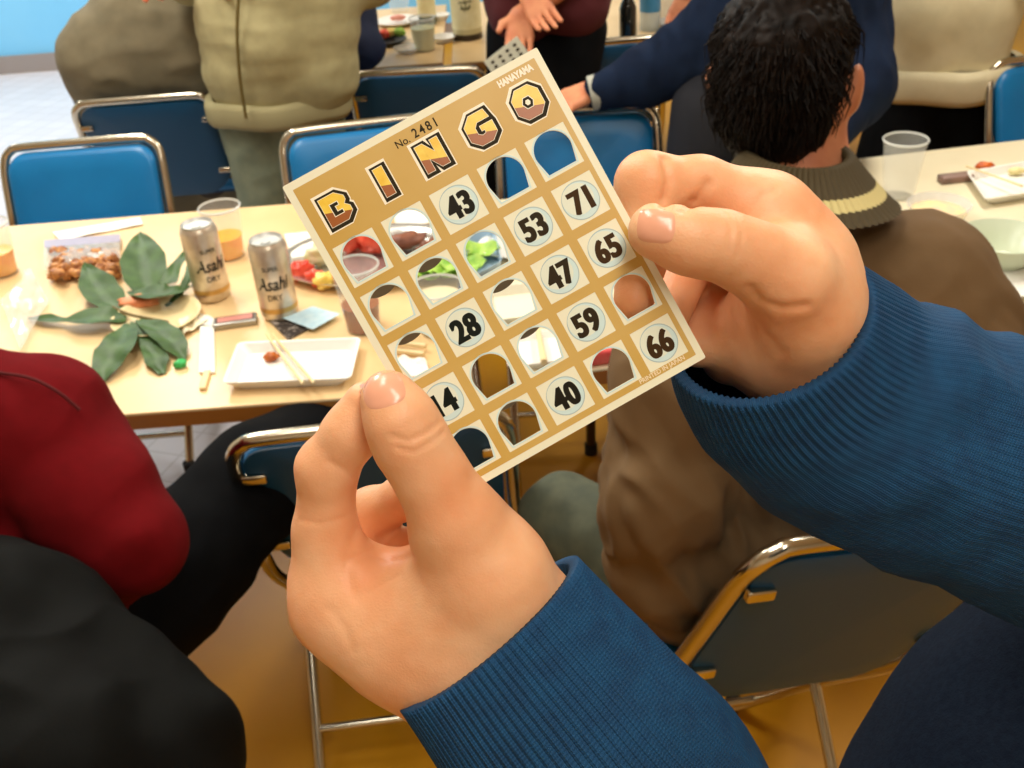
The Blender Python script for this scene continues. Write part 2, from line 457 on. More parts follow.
chair_at(P(358, 76, .77), P(476, 70, .77), 'dark backed blue chair standing at the far table below the green bottle')
chair_at(P(657, 108, .77), P(498, 118, .77), 'bright blue chair whose top rail is gripped by a navy sleeved arm')
chair_at(P(1135, 50, .77), P(984, 68, .77), 'bright blue chair beside the white sweater person at the right edge')
chair_at(Py(560, 22, 3.32), Py(640, 20, 3.33), 'blue chair at the far table right of the maroon top person')

# ------------------------------------------------------------ the card
def textmesh(s, size, offset=0., xs=1., shear=0., space=1.):
    cu = bpy.data.curves.new('t', 'FONT'); cu.body = s; cu.size = size; cu.offset = offset; cu.align_x = 'CENTER'; cu.align_y = 'CENTER'
    cu.shear = shear; cu.space_character = space; cu.resolution_u = 6
    o = bpy.data.objects.new('t', cu); COL.objects.link(o)
    dg = bpy.context.evaluated_depsgraph_get(); me = bpy.data.meshes.new_from_object(o.evaluated_get(dg))
    vs = [(v.co.x*xs, v.co.y) for v in me.vertices]; fs = [tuple(p.vertices) for p in me.polygons]
    bpy.data.objects.remove(o); bpy.data.curves.remove(cu); bpy.data.meshes.remove(me)
    if vs: # exact centring
        cx = (min(v[0] for v in vs)+max(v[0] for v in vs))/2; cy = (min(v[1] for v in vs)+max(v[1] for v in vs))/2
        vs = [(a-cx, b-cy) for a, b in vs]
    return vs, fs
CW, CHT = .092, .113
rv = None
def card_frame():
    tl = np.array([-.07195529, -.06185001, .32767247])
    # solved pose: rotation taking card x (right) and y (down) to camera axes (x right, y down, z forward)
    n = np.array([-6.63330762e-02, -3.57155107e-02, 9.97158116e-01]); n /= np.linalg.norm(n)
    def back(px, py):
        d = np.array([(px-512)/FPX, (py-384)/FPX, 1.]); return d*(n@tl)/(n@d)
    TL, TR, BL = back(282, 187), back(537, 47), back(461, 496)
    x = TR-TL; x /= np.linalg.norm(x); y = BL-TL; y -= x*(x@y); y /= np.linalg.norm(y)
    def w(q): return CC+q[0]*CR-q[1]*CU+q[2]*CF
    def wd(q): return q[0]*CR-q[1]*CU+q[2]*CF
    return w(TL), wd(x), wd(y)
cTL, cX, cY = card_frame()
cN = np.cross(cX, cY)      # away from the viewer
cN = cN if cN@CF > 0 else -cN
cmid = cTL+cX*CW/2+cY*CHT/2
Mc = Matrix.Identity(4)
for i in range(3): Mc[i][0] = cX[i]; Mc[i][1] = -cY[i]; Mc[i][2] = -cN[i]; Mc[i][3] = cTL[i]
card = bpy.data.objects.new('bingo_card', None); COL.objects.link(card); card.matrix_world = Mc
tag(card, 'gold and cream bingo card with punched holes held up between two hands', 'card')
# local frame: x right, y up (so card rows run to -y), z towards the viewer, metres
M_cream = mat('card_cream', (238, 234, 204), .45, bump=.03, bscale=400)
M_gold = mat('card_gold', (208, 172, 94), .35, c2=(200, 160, 72), nscale=18)
M_blue = mat('card_pale_blue', (206, 228, 224), .4)
M_cut = mat('card_cut_line', (170, 190, 190), .5)
M_dark = mat('card_dark_brown', (44, 36, 14), .5, spec=.15)
M_yel = mat('letter_yellow', (238, 190, 42), .3, c2=(248, 214, 80), nscale=160)
M_brn = mat('letter_brown', (160, 88, 22), .3)
M_whp = mat('print_cream', (250, 240, 214), .4)
M_back = mat('card_grey_back', (140, 136, 124), .7)
TK = .0006
def tess(loops):
    vs = [p for l in loops for p in l]
    tr = tessellate_polygon([[Vector((p[0], p[1], 0)) for p in l] for l in loops])
    return vs, [tuple(t) for t in tr]
def plate(name, loops, z0, z1, m, parent, sides=True):
    vs, tr = tess(loops); n = len(vs); b = MB()
    if not sides:
        b.add([(x, y, z1) for x, y in vs], tr)
    else:
        b.add([(x, y, z1) for x, y in vs]+[(x, y, z0) for x, y in vs], [t for t in tr]+[tuple(i+n for i in reversed(t)) for t in tr])
        k = 0
        for l in loops:
            for i in range(len(l)):
                a = k+i; c = k+(i+1) % len(l); b.f.append((a, c, c+n, a+n))
            k += len(l)
    return b.build(name, m, parent, ang=.5)
def rect(x0, y0, x1, y1, r=0.0004):
    pts = []
    for cx, cy, a0 in ((x1-r, y1-r, 0), (x0+r, y1-r, 90), (x0+r, y0+r, 180), (x1-r, y0+r, 270)):
        for k in range(4):
            a = math.radians(a0+30*k); pts.append((cx+r*math.cos(a), cy+r*math.sin(a)))
    return pts
PA = .01740; A0 = .122*CW; B0 = .279*CHT; PB = .01746
def cellc(i, j): return (A0+i*PA, -(B0+j*PB))
NUM = {(2, 0): '43', (3, 1): '53', (4, 1): '71', (1, 2): '28', (3, 2): '47', (4, 2): '65', (0, 3): '14', (3, 3): '59', (2, 4): '40', (4, 4): '66'}
def dshape(cx, cy, s=0.):
    r = .0063+s; pts = [(cx+r*math.cos(a), cy+.0006+r*math.sin(a)) for a in [math.radians(-8+196*k/22) for k in range(23)]]
    return pts+[(cx-.0050-s, cy-.0058-s), (cx+.0050+s, cy-.0058-s)]
outer = rect(0, -CHT, CW, 0, .0006)
holes = [dshape(*cellc(i, j)) for i in range(5) for j in range(5) if (i, j) not in NUM]
plate('card_body', [outer]+holes, -TK, 0, M_cream, card)
gold = rect(.0024, -CHT+.0024, CW-.0024, -.0025, .0003)
cells = [rect(cellc(i, j)[0]-.0071, cellc(i, j)[1]-.0071, cellc(i, j)[0]+.0071, cellc(i, j)[1]+.0071, .0002) for i in range(5) for j in range(5)]
plate('gold_print', [gold]+cells, 0, .00004, M_gold, card, False)
for i in range(5):
    for j in range(5):
        cx, cy = cellc(i, j)
        if (i, j) in NUM:
            b = MB(); n = 40
            ringo = [(cx+.0063*math.cos(2*math.pi*k/n), cy+.0063*math.sin(2*math.pi*k/n)) for k in range(n)]
            ringi = [(cx+.0060*math.cos(2*math.pi*k/n), cy+.0060*math.sin(2*math.pi*k/n)) for k in range(n)]
            plate('cut_line', [ringo, ringi], 0, .00005, M_cut, card, False)
            plate('number_disc', [ringi], 0, .00004, M_blue, card, False)
            r2 = [(cx-.0006+.0053*math.cos(2*math.pi*k/n), cy+.0007+.0051*math.sin(2*math.pi*k/n)) for k in range(n)]
            plate('number_disc', [r2], 0, .00006, mat('disc_light', (226, 231, 210), .4), card, False)
            vs, fs = textmesh(NUM[(i, j)], .0103, .00032, .78, space=1.10)
            for q_ in (-1, 0, 1): b.add([(cx+x+.00030*q_, cy-.0002+y, .00010+.00001*q_) for x, y in vs], fs)
            b.build('number', mat('ink_%s' % 'abcde'[i], [(14, 20, 12), (16, 22, 12), (28, 24, 10), (46, 34, 10), (62, 40, 10)][i], .5, spec=.15), card)
        else:
            plate('punched_edge', [dshape(cx, cy, .0006), dshape(cx, cy, .0001)], 0, .00004, M_blue, card, False)
            # the flap pushed through and folded down behind
            fl = dshape(0, 0, -.0003); hy = -.0058; ang = math.radians(122)
            b = MB(); top = []; bot = []
            for x, y in fl:
                t = y-hy
                yy = hy+t*math.cos(ang); zz = -t*math.sin(ang)
                top.append((cx+x, cy+yy, zz-.0003)); bot.append((cx+x, cy+yy-.0004, zz-.0005))
            b.loft([top, bot], True, True)
            b.build('punched_flap', M_back, card, ang=.5)
def offp(pts, d):
    n = len(pts); ar = sum(pts[i][0]*pts[(i+1) % n][1]-pts[(i+1) % n][0]*pts[i][1] for i in range(n)); sg = 1 if ar > 0 else -1; out = []
    for i in range(n):
        a = np.array(pts[i-1]); b = np.array(pts[i]); c = np.array(pts[(i+1) % n])
        u = (b-a)/np.linalg.norm(b-a); v = (c-b)/np.linalg.norm(c-b)
        nu = np.array([u[1], -u[0]])*sg; nv = np.array([v[1], -v[0]])*sg
        m = nu+nv; m = m/max(np.linalg.norm(m), 1e-6); k = d/max(m@nu, .45); out.append(tuple(b+m*k))
    return out
def clip(pts, a, b_, c):
    out = []; n = len(pts)
    for i in range(n):
        p, q = pts[i], pts[(i+1) % n]; dp = a*p[0]+b_*p[1]-c; dq = a*q[0]+b_*q[1]-c
        if dp >= 0: out.append(p)
        if (dp >= 0) != (dq >= 0):
            t = dp/(dp-dq); out.append((p[0]+t*(q[0]-p[0]), p[1]+t*(q[1]-p[1])))
    return out
L_ = {
 'B': ([(-3.9, 4.6), (1.6, 4.6), (4.0, 2.5), (4.0, 1.2), (3.0, .1), (4.4, -1.2), (4.4, -2.8), (2.0, -4.9), (-3.9, -4.9)], [[(-1.3, 1.7), (1.3, 1.7), (1.3, .7), (.0, .7), (.0, -1.2), (1.7, -1.2), (1.7, -2.2), (-1.3, -2.2)]]),
 'I': ([(-1.6, 4.8), (1.6, 4.8), (1.6, -4.8), (-1.6, -4.8)], []),
 'N': ([(-4.0, 4.6), (-1.3, 4.6), (1.4, .6), (1.4, 4.6), (4.0, 4.6), (4.0, -4.6), (1.3, -4.6), (-1.4, -.6), (-1.4, -4.6), (-4.0, -4.6)], []),
 'G': ([(-1.6, 5.1), (3.6, 5.1), (4.2, 2.2), (-.1, 2.2), (-1.4, .8), (-1.4, -1.4), (-.1, -2.3), (1.2, -1.9), (1.2, -.9), (.2, -.9), (.2, .7), (4.6, .7), (4.6, -3.0), (2.1, -5.1), (-1.9, -5.1), (-4.5, -2.6), (-4.5, 2.4)], []),
 'O': ([(-2.2, 5.1), (2.4, 5.1), (4.8, 2.5), (4.8, -2.5), (2.4, -5.1), (-2.2, -5.1), (-4.6, -2.5), (-4.6, 2.5)], [[(-.9, 1.7), (1.0, 1.7), (1.8, 0), (1.0, -1.7), (-.9, -1.7), (-1.8, 0)]])}
for i, ch in enumerate('BINGO'):
    cx, cy = A0+i*PA+.0002, -.1225*CHT
    out, inn = L_[ch]; S = lambda ps: [(cx+x*.001, cy+y*.001) for x, y in ps]
    base = out if ch != 'G' else [out[k] for k in (0, 1, 2, 11, 12, 13, 14, 15, 16)]
    t = plate('title_letter', [S(offp(base, 1.75))], 0, .00005, M_whp, card, False)
    plate('letter_outline', [S([(x+.25, y-.25) for x, y in offp(base, 1.12)])], 0, .00008, M_dark, t, False)
    plate('letter_edge', [S(offp(out, .16))]+[S(q) for q in inn], 0, .00012, M_whp, t, False)
    # fill: hole-free fan pieces, yellow above and brown below a slanting line
    for (a, b_, c, mm, z) in ((0.35, 1, -1.3, M_yel, .00016), (-.35, -1, 1.3, M_brn, .00016)):
        parts = [out] if ch != 'N' else [[(-4.0, 4.6), (-1.4, 4.6), (-1.4, -4.6), (-4.0, -4.6)], [(-1.5, 4.6), (-1.3, 4.6), (1.5, .45), (1.5, -4.6), (1.3, -4.6), (-1.5, -.45)], [(1.4, 4.6), (4.0, 4.6), (4.0, -4.6), (1.4, -4.6)]]
        for pt_ in parts[1:]:
            pq = clip(pt_, a, b_, c)
            if len(pq) > 2: plate('letter_fill', [S(pq)], 0, z, mm, t, False)
        pc = clip(parts[0], a, b_, c)
        loops = [S(pc)]
        if inn:
            loops += [S(q) for q in [clip(q2, a, b_, c) for q2 in inn] if len(q) > 2] if False else []
        if len(pc) > 2: plate('letter_fill', loops, 0, z, mm, t, False)
    for q in inn:
        plate('letter_counter', [S(offp(q, .25))], 0, .00020, M_whp, t, False)
        plate('letter_counter', [S(q)], 0, .00023, M_dark, t, False)
        if ch == 'O': plate('letter_counter', [S([(x*.5, y*.5) for x, y in q])], 0, .00026, M_whp, t, False)
def cardtext(s, cx, cy, size, m, off=0, xs=1, sp=1):
    vs, fs = textmesh(s, size, off, xs, space=sp); b = MB(); b.add([(cx+x, cy+y, .00010) for x, y in vs], fs); return b.build('card_text', m, card)
cardtext('No.', .0400, -.0058, .0034, M_dark, .00003, .95)
cardtext('2481', .0482, -.0052, .0042, M_dark, .00008, .85, 1.35)
cardtext('HANAYAMA', .0816, -.0046, .0030, M_whp, .00018, .74)
cardtext('PRINTED IN JAPAN', .0775, -.1096, .0021, mat('faint_print', (244, 224, 186), .5), .00004, .95)

# ------------------------------------------------------------ the holder: hands, sleeves, torso
holder = empty('person', Pd(1100, 1000, .5)*np.array([1, 1, 0]), 'person in a navy sweater whose two bare hands hold the bingo card in front', 'person')
ho = tuple(holder.location)
CRS = []
def crease(pts, dep, wid): CRS.append(([Pd(*p) for p in pts], dep, wid))
# left hand
lh = []
lh.append((chain([(388, 397, .3235, 27), (400, 420, .3235, 33), (413, 446, .3260, 35), (434, 480, .3290, 35), (456, 520, .334, 43), (492, 574, .342, 56), (535, 625, .350, 50), (590, 690, .354, 54)]), .006, .010))
lh.append((chain([(462, 540, .344, 40), (470, 590, .352, 52), (495, 650, .356, 62), (550, 715, .358, 62)]), .015, .012))
lh.append((chain([(366, 404, .3405, 23), (352, 432, .343, 27), (327, 468, .349, 29), (325, 530, .358, 30), (338, 598, .366, 39)]), .005, .006))
lh.append((chain([(338, 600, .366, 40), (392, 632, .364, 50), (440, 655, .362, 50), (505, 716, .360, 50), (570, 785, .362, 50)]), .02, .018))
lh.append((chain([(362, 604, .374, 30), (400, 606, .364, 34), (450, 606, .356, 44)]), .02, .014))
lh.append((chain([(436, 476, .362, 20), (405, 497, .372, 21), (372, 513, .386, 24), (352, 570, .394, 30), (358, 625, .392, 38), (450, 664, .378, 46)]), .005, .005))
lh.append((chain([(446, 532, .372, 17), (408, 550, .384, 19), (374, 560, .400, 22), (368, 610, .406, 30), (380, 640, .406, 34), (460, 668, .388, 40)]), .005, .004))
lh.append((chain([(440, 572, .390, 16), (408, 592, .404, 18), (400, 636, .412, 24), (440, 664, .400, 34)]), .005, .004))
crease([(388, 428, .300), (402, 436, .300), (420, 430, .302), (434, 420, .306)], .0005, .0011)
LC = []
def near(pts, dep, wid): LC.append((pts, dep, wid))
near([(392, 436), (408, 441), (428, 432), (440, 422)], .00045, .0010)
near([(398, 448), (414, 452), (432, 442), (444, 432)], .0004, .0009)
near([(350, 560), (372, 552), (392, 560), (414, 556)], .0006, .0016)
near([(356, 600), (380, 585), (400, 575)], .0003, .0014)
near([(356, 530), (344, 560), (352, 590)], .0004, .0018)
near([(330, 462), (344, 470), (354, 480)], .0004, .0012)
near([(300, 520), (320, 524), (345, 518)], .0002, .001)
near([(330, 610), (345, 628), (352, 650)], .0003, .002)
near([(726, 213), (732, 228), (728, 250)], .00035, .0010)
near([(736, 216), (742, 232), (738, 256)], .0003, .0009)
near([(751, 288), (760, 302), (782, 308), (806, 306)], .0009, .0018)
near([(665, 158), (669, 180), (664, 206)], .0013, .0018)
near([(684, 210), (698, 200), (708, 184)], .0012, .0020)
near([(752, 215), (762, 196), (776, 190)], .0003, .0014)
near([(757, 300), (762, 330), (780, 352)], .0006, .003)
# right hand
rh = []
rh.append((chain([(656, 231, .3245, 28), (690, 241, .3255, 31), (722, 246, .3275, 32), (755, 260, .332, 35), (788, 280, .338, 43), (802, 310, .350, 47), (814, 355, .370, 50), (860, 405, .392, 52)]), .006, .010))
rh.append((chain([(634, 300, .3475, 21), (640, 262, .350, 24), (647, 184, .3475, 30), (700, 184, .353, 26), (762, 216, .362, 32), (795, 262, .364, 36)]), .005, .006))
rh.append((chain([(764, 224, .362, 36), (795, 270, .366, 42), (806, 330, .376, 48), (850, 400, .395, 50)]), .02, .02))
rh.append((chain([(668, 318, .362, 21), (690, 262, .382, 24), (712, 225, .385, 26), (775, 255, .380, 36), (800, 320, .382, 44)]), .005, .005))
rh.append((chain([(694, 346, .375, 21), (712, 300, .394, 24), (732, 262, .398, 26), (786, 295, .392, 36), (806, 340, .392, 44)]), .005, .005))
rh.append((chain([(724, 360, .385, 20), (742, 320, .400, 22), (752, 300, .402, 24), (795, 335, .398, 34)]), .005, .005))
rh.append((chain([(742, 340, .378, 28), (768, 345, .374, 38), (800, 362, .380, 46)]), .02, .010))
# forearms, upper arms and trunk inside the sweater keep the body one surface
def seg(*p): return chain(p)
LARM = [(560, 720, .358, 55), (700, 900, .40, 70), (880, 1120, .47, 90), (1090, 1130, .56, 95), (1130, 900, .62, 100)]
RARM = [(850, 400, .390, 50), (990, 475, .412, 62), (1180, 560, .47, 85), (1300, 620, .56, 90), (1210, 760, .62, 100)]
core = chain(LARM)+chain(RARM)+chain([(1130, 900, .62, 120), (1210, 760, .62, 110)])
# project the crease marks on to the surface by casting rays from the eye through a first coarse surface
def cast_creases(groups):
    o, (vs, fs) = implicit('tmp', groups, .0016, M_skin, kin=.01, kout=.01)
    bv = BVHTree.FromPolygons([tuple(v) for v in vs], [tuple(f) for f in fs]); bpy.data.objects.remove(o)
    out = []
    for pts, dep, wid in LC:
        ps = []
        for a, b in zip(pts, pts[1:]):
            for t in np.linspace(0, 1, 5):
                q = ray(a[0]+(b[0]-a[0])*t, a[1]+(b[1]-a[1])*t); hit = bv.ray_cast(V(CC), V(q))
                if hit[0] is not None and hit[3] < .5: ps.append(np.array(hit[0]))
        if len(ps) > 1: out.append((ps, dep, wid))
    return out
crs = cast_creases(lh+rh)
# hands at fine resolution, joined by the arms: left piece, right piece and the arms share one mesh
def skinfine(p):
    q = p*230
    return .00010*noise.noise(q)+.00025*noise.noise(p*70)
oL, (vL, fL) = implicit('body', lh, .0009, M_skin, holder, ho, creases=crs, disp=skinfine)
oR, (vR, fR) = implicit('tmpR', rh, .0009, M_skin, holder, ho, creases=crs, disp=skinfine)
oC, (vC, fC) = implicit('tmpC', [core], .006, M_skin, holder, ho, kin=.03)
def join(objs, name):
    bm = bmesh.new()
    for o in objs: bm.from_mesh(o.data)
    me = bpy.data.meshes.new(name); bm.to_mesh(me); bm.free()
    me.materials.append(objs[0].data.materials[0])
    me.polygons.foreach_set('use_smooth', [True]*len(me.polygons))
    for o in objs[1:]: bpy.data.objects.remove(o)
    objs[0].data = me; objs[0].name = name; return objs[0]
body = join([oL, oR, oC], 'body')
bvh = BVHTree.FromPolygons([tuple(v) for v in vL]+[tuple(v) for v in vR], [tuple(f) for f in fL]+[tuple(f+len(vL)) for f in fR])
def nail(c, ax, wid, ln, m=M_nail, nrm=None):
    """plate laid on the finger: c centre px, ax direction (px) to the tip, sizes in px"""
    ax = np.array(ax, float); ax /= np.linalg.norm(ax); sd = np.array([-ax[1], ax[0]]); n1, n2 = 16, 14; g = []
    for i in range(n1+1):
        row = []
        for j in range(n2+1):
            u = -1+2*i/n1; v = -1+2*j/n2
            # superellipse edge
            su = u*ln*.5; sv = v*wid*.5*(1-.22*max(0, abs(u))**4)
            su2 = su*(1-.16*abs(v)**3)
            x, y = c[0]+ax[0]*su2+sd[0]*sv, c[1]+ax[1]*su2+sd[1]*sv
            q = V(ray(x, y)).normalized(); hit = bvh.ray_cast(V(CC), q)
            e = max(abs(u), abs(v)); lift = .00055*(1-e**6)-.0001
            if hit[0] is None or hit[3] > .36: p = None
            else: p = np.array(hit[0]+hit[1]*0)-np.array(q)*lift
            row.append(p)
        g.append(row)
    b = MB(); ids = {}
    for i in range(n1+1):
        for j in range(n2+1):
            if g[i][j] is not None: ids[i, j] = len(b.v); b.v.append(tuple(float(t) for t in g[i][j]))
    for i in range(n1):
        for j in range(n2):
            k = [(i, j), (i+1, j), (i+1, j+1), (i, j+1)]
            if all(q in ids for q in k): b.f.append(tuple(ids[q] for q in k))
    return b.build('fingernail', m, body, ho, ang=3)
nail((382, 386), (-.30, -1), 46, 45)
nail((656, 226), (-1, -.08), 36, 40)

# sweater sleeves: swept rings with a knitted rib
def sleeve(rings, nrib, amp, name, m, parent, ribend=1.0, n=360, sub=8, wr=None, kd=0.75):
    """rings: (cx, cy, z, halfx, halfy px, depth ratio, dz of axis)"""
    cs = [Pd(r[0], r[1], r[2]) for r in rings]; Ws = [(CR*r[3]-CU*r[4])*r[2]/FPX for r in rings]
    T = []
    for i in range(len(cs)):
        t = cs[min(i+1, len(cs)-1)]-cs[max(i-1, 0)]; T.append(t/np.linalg.norm(t))
    rows = np.array([np.concatenate([c, w_, t, [r[5]]]) for c, w_, t, r in zip(cs, Ws, T, rings)])
    rows = np.array(cr(rows, sub)); b = MB(); RR = []; cum = 0; L = []
    for i, q in enumerate(rows):
        if i: cum += np.linalg.norm(q[:3]-rows[i-1][:3])
        L.append(cum)
    def ringat(q, s, scale, ra):
        c, W, t = q[:3], q[3:6], q[6:9]/np.linalg.norm(q[6:9]); B = np.cross(t, W); B = B/np.linalg.norm(B)*np.linalg.norm(W)*q[9]
        out = []
        for k in range(n):
            a = 2*math.pi*k/n; rb = ra*math.sin(a*nrib)
            d = math.cos(a)*W+math.sin(a)*B; u = d/np.linalg.norm(d); p = c+d*scale+u*rb
            if wr: p = p+u*wr(Vector(p), s)
            out.append(p)
        return out
    # rolled inner lip
    RR.append(ringat(rows[3], .0, .86, 0)); RR.append(ringat(rows[0], 0, .90, amp)); RR.append(ringat(rows[0], 0, .97, amp))
    vv = [0, 0, 0]
    for q, l in zip(rows, L):
        f = 1 if l < ribend else max(0.25, 1-(l-ribend)/.01); RR.append(ringat(q, l, 1.0, amp*f)); vv.append(l)
    RR.append(RR[-1])
    b.loft(RR[:-1])
    me = bpy.data.meshes.new(name); me.from_pydata([tuple(map(float, p-np.array(ho))) for p in b.v], [], b.f); me.update()
    uv = me.uv_layers.new(name='UVMap')
    for poly in me.polygons:
        for li in poly.loop_indices:
            vi = me.loops[li].vertex_index; uv.data[li].uv = ((vi % n)/n, vv[min(vi//n, len(vv)-1)]*10)
    return link(name, me, m, parent, True, 3)
M_knit = uv_wave(mat('navy_knit', (10, 68, 108), .85, c2=(8, 58, 96), nscale=120), 360, 90, .35, dist=.0004)
def foldL(p, s): return .0012*noise.noise(p*28)*min(1, s*20)
def foldR(p, s):
    k = min(1, max(0, (s-.02)*25)); return k*(.004*(1-2*abs(noise.noise(Vector((p.x*26+4, p.y*26, p.z*22)))))+.0015*noise.noise(p*60))
sleeve([(489, 632, .350, 89, -74, .72), (515, 664, .351, 92, -76, .74), (548, 704, .353, 98, -78, .76), (585, 750, .356, 104, -82, .8), (640, 810, .37, 106, -84, .85), (700, 900, .40, 105, -80, .9), (880, 1120, .47, 110, -80, .9)], 92, .00035, 'sleeve', M_knit, holder, .085, n=736, sub=5, wr=foldL)
M_knit2 = M_knit
sleeve([(767, 322, .362, 87, -61, .95), (787, 352, .376, 92, -76, .95), (815, 382, .388, 88, -86, .95), (862, 412, .398, 80, -97, .92), (922, 442, .405, 64, -108, .9), (1000, 474, .418, 42, -116, .9), (1180, 560, .47, 20, -124, .9), (1300, 620, .56, 10, -120, .9)], 92, .00035, 'sleeve', M_knit2, holder, .03, n=736, sub=6, wr=foldR)
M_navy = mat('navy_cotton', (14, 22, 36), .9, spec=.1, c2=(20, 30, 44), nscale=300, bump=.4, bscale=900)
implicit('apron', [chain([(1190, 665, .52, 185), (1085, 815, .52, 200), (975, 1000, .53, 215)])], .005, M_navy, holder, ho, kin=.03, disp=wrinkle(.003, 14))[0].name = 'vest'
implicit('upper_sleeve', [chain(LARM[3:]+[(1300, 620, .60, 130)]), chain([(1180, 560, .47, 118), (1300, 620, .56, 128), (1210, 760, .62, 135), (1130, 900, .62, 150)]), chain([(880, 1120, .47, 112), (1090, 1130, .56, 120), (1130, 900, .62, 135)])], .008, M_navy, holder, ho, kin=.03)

_c9 = copy_thing(CH0, (.238, 1.088, .04), 0, 'tilted blue folding chair with dark grey back under the brown jacket person, lower right')
_c9.rotation_euler = (0, math.radians(12), math.radians(16))
chair_at((-1.00, .86, 0), (-.61, .93, 0), 'blue chair at lower left beneath the red sweater person, mostly covered by a black coat')

# ------------------------------------------------------------ other people
def handprims(wrist, d, n, L=.175, curl=.5, thumb=1):
    """small hand: wrist point, finger direction, palm normal; fingers separate"""
    d = np.array(d, float); d /= np.linalg.norm(d); n = np.array(n, float); n -= d*(n@d); n /= np.linalg.norm(n); s = np.cross(d, n)
    w = np.array(wrist, float); g = []
    palm = []
    for k, o in enumerate((-.032, -.011, .011, .030)):
        palm.append(('c', w+s*o*.5, .017, w+d*L*.46+s*o, .0125))
    g.append((palm, .012, .008))
    for k, (o, l) in enumerate(((-.033, .40), (-.011, .46), (.012, .43), (.032, .33))):
        p = w+d*L*.46+s*o; dd = d.copy(); f = []; r = .0098
        for q in range(3):
            a = curl*(.45+.35*q); dd2 = d*math.cos(a)+n*math.sin(a)
            p2 = p+dd2*L*l*(.5, .3, .24)[q]; f.append(('c', p, r, p2, r*.9)); p = p2; r *= .9; 
        g.append((f, .003, .003))
    p = w+d*L*.1-s*.022*thumb; p2 = p+(d*.6-s*.75*thumb+n*.3)*L*.26; p3 = p2+(d*.9-s*.3*thumb+n*.3)*L*.2
    g.append(([('c', p, .016, p2, .0115), ('c', p2, .0115, p3, .009)], .006, .01))
    return g
def Zv(px, py, Y, r): return (px, py, float(Y/ray(px, py)[1]), r)
def hem(root, off, c, rx, ry, h, m, name='hem', rz=0., flare=1.03):
    b = MB(); ca, sa = math.cos(rz), math.sin(rz); n = 72
    rows = [(1.0, h, -.02), (1.0, h, 0), (flare, h*.75, 0), (flare, h*.2, 0), (.985, 0, 0), (.93, .004, 0)]
    b.loft([[(c[0]+(rx*s_+d_)*math.cos(a)*ca-(ry*s_+d_)*math.sin(a)*sa, c[1]+(rx*s_+d_)*math.cos(a)*sa+(ry*s_+d_)*math.sin(a)*ca, c[2]+z+.004*math.sin(a*5)) for a in [2*math.pi*k/n for k in range(n)]] for s_, z, d_ in rows])
    return b.build(name, m, root, off, ang=3)
def person(loc, label): return empty('person', (loc[0], loc[1], 0), label, 'person')
def W(*p): return chain(p, px=False)
def head(root, off, c, yaw, hair_m, hmat=M_skin2, neck=None, scale=1.0):
    """head with face, ears; returns skin prims; hair built as child"""
    ca, sa = math.cos(yaw), math.sin(yaw); Rm = np.array([[ca, -sa, 0], [sa, ca, 0], [0, 0, 1.]])
    def q(x, y, z): return c+Rm@np.array([x, y, z])*scale
    S = scale
    g = [('e', q(0, -.012, .02), np.array([.074, .092, .092])*S, Rm), ('e', q(0, .022, -.035), np.array([.065, .066, .075])*S, Rm),
         ('c', q(0, .085, .005), .010*S, q(0, .104, -.018), .012*S), ('c', q(-.02, .078, -.055), .009*S, q(.02, .078, -.055), .009*S),
         ('c', q(-.035, .072, .022), .010*S, q(.035, .072, .022), .010*S)]
    ears = [[('e', q(s*.079, -.006, -.004), np.array([.009, .020, .031])*S, Rm)] for s in (-1, 1)]
    return g, ears, q, Rm
def hair_strands(root, off, name, center, radii, m, n=900, ln=.05, seed=1, rot=None, zmin=-.3, w=.0022, down=.6):
    rnd = random.Random(seed); b = MB()
    for i in range(n):
        a = rnd.uniform(0, 2*math.pi); z = rnd.uniform(zmin, 1); r = math.sqrt(max(0, 1-z*z)); d = np.array([r*math.cos(a), r*math.sin(a), z])
        if d[2] < .35 and d[1] > -.35 and abs(d[0]) > .5: continue
        p = d*radii; 
        if rot is not None: p = rot@p; d = rot@d
        p = p+center; t = np.array([0, 0, -1.])*down+d*.45+np.array([rnd.uniform(-.5, .5), rnd.uniform(-.5, .5), rnd.uniform(-.3, .5)]); t /= np.linalg.norm(t)
        l = ln*rnd.uniform(.5, 1.2); sd = np.cross(t, d); sd /= np.linalg.norm(sd)+1e-9
        p1 = p+t*l*.5+d*.004; p2 = p+t*l-d*l*.25
        b.tube([p-d*.004, p1, p2], [w, w*.8, w*.15], 4, False)
    return b.build(name, m, root, off)
M_hair = mat('black_hair', (14, 10, 8), .62, c2=(28, 19, 13), nscale=60, spec=.2)
M_brownj = mat('brown_jacket', (116, 90, 58), .85, c2=(106, 82, 52), nscale=9, bump=.25, bscale=500)

# --- person in the brown jacket
off = Pd(760, 500, 1.35)*np.array([1, 1, 0])
p7 = person(off, 'dark haired person seen from behind in a brown jacket with striped ribbed collar')
hc = Pd(784, 76, 1.30)
g, ears, q, Rm = head(p7, off, hc, math.radians(-24), M_hair, scale=1.0)
ears = [[('e', q(s_*.087, -.004, -.008), np.array([.010, .020, .028]), Rm)] for s_ in (-1, 1)]
neck = chain([(796, 120, 1.31, 46), (800, 215, 1.33, 56)])
trunk7 = chain([(800, 225, 1.34, 46), (785, 400, 1.42, 50), (745, 520, 1.50, 30)])
implicit('body', [(g, .03, .02), (ears[0], .01, .006), (ears[1], .01, .006), (neck, .02, .03), (trunk7, .05, .03)], .0038, M_skin2, p7, off)
hairg = [('e', q(0, -.022, .034), np.array([.081, .100, .100]), Rm), ('e', q(0, -.048, -.045), np.array([.066, .060, .058]), Rm)]
implicit('hair', [hairg], .0032, M_hair, p7, off, kin=.03, disp=lambda p: .006*noise.noise(Vector((p.x*60, p.y*60, p.z*16)))+.003*noise.noise(p*120))
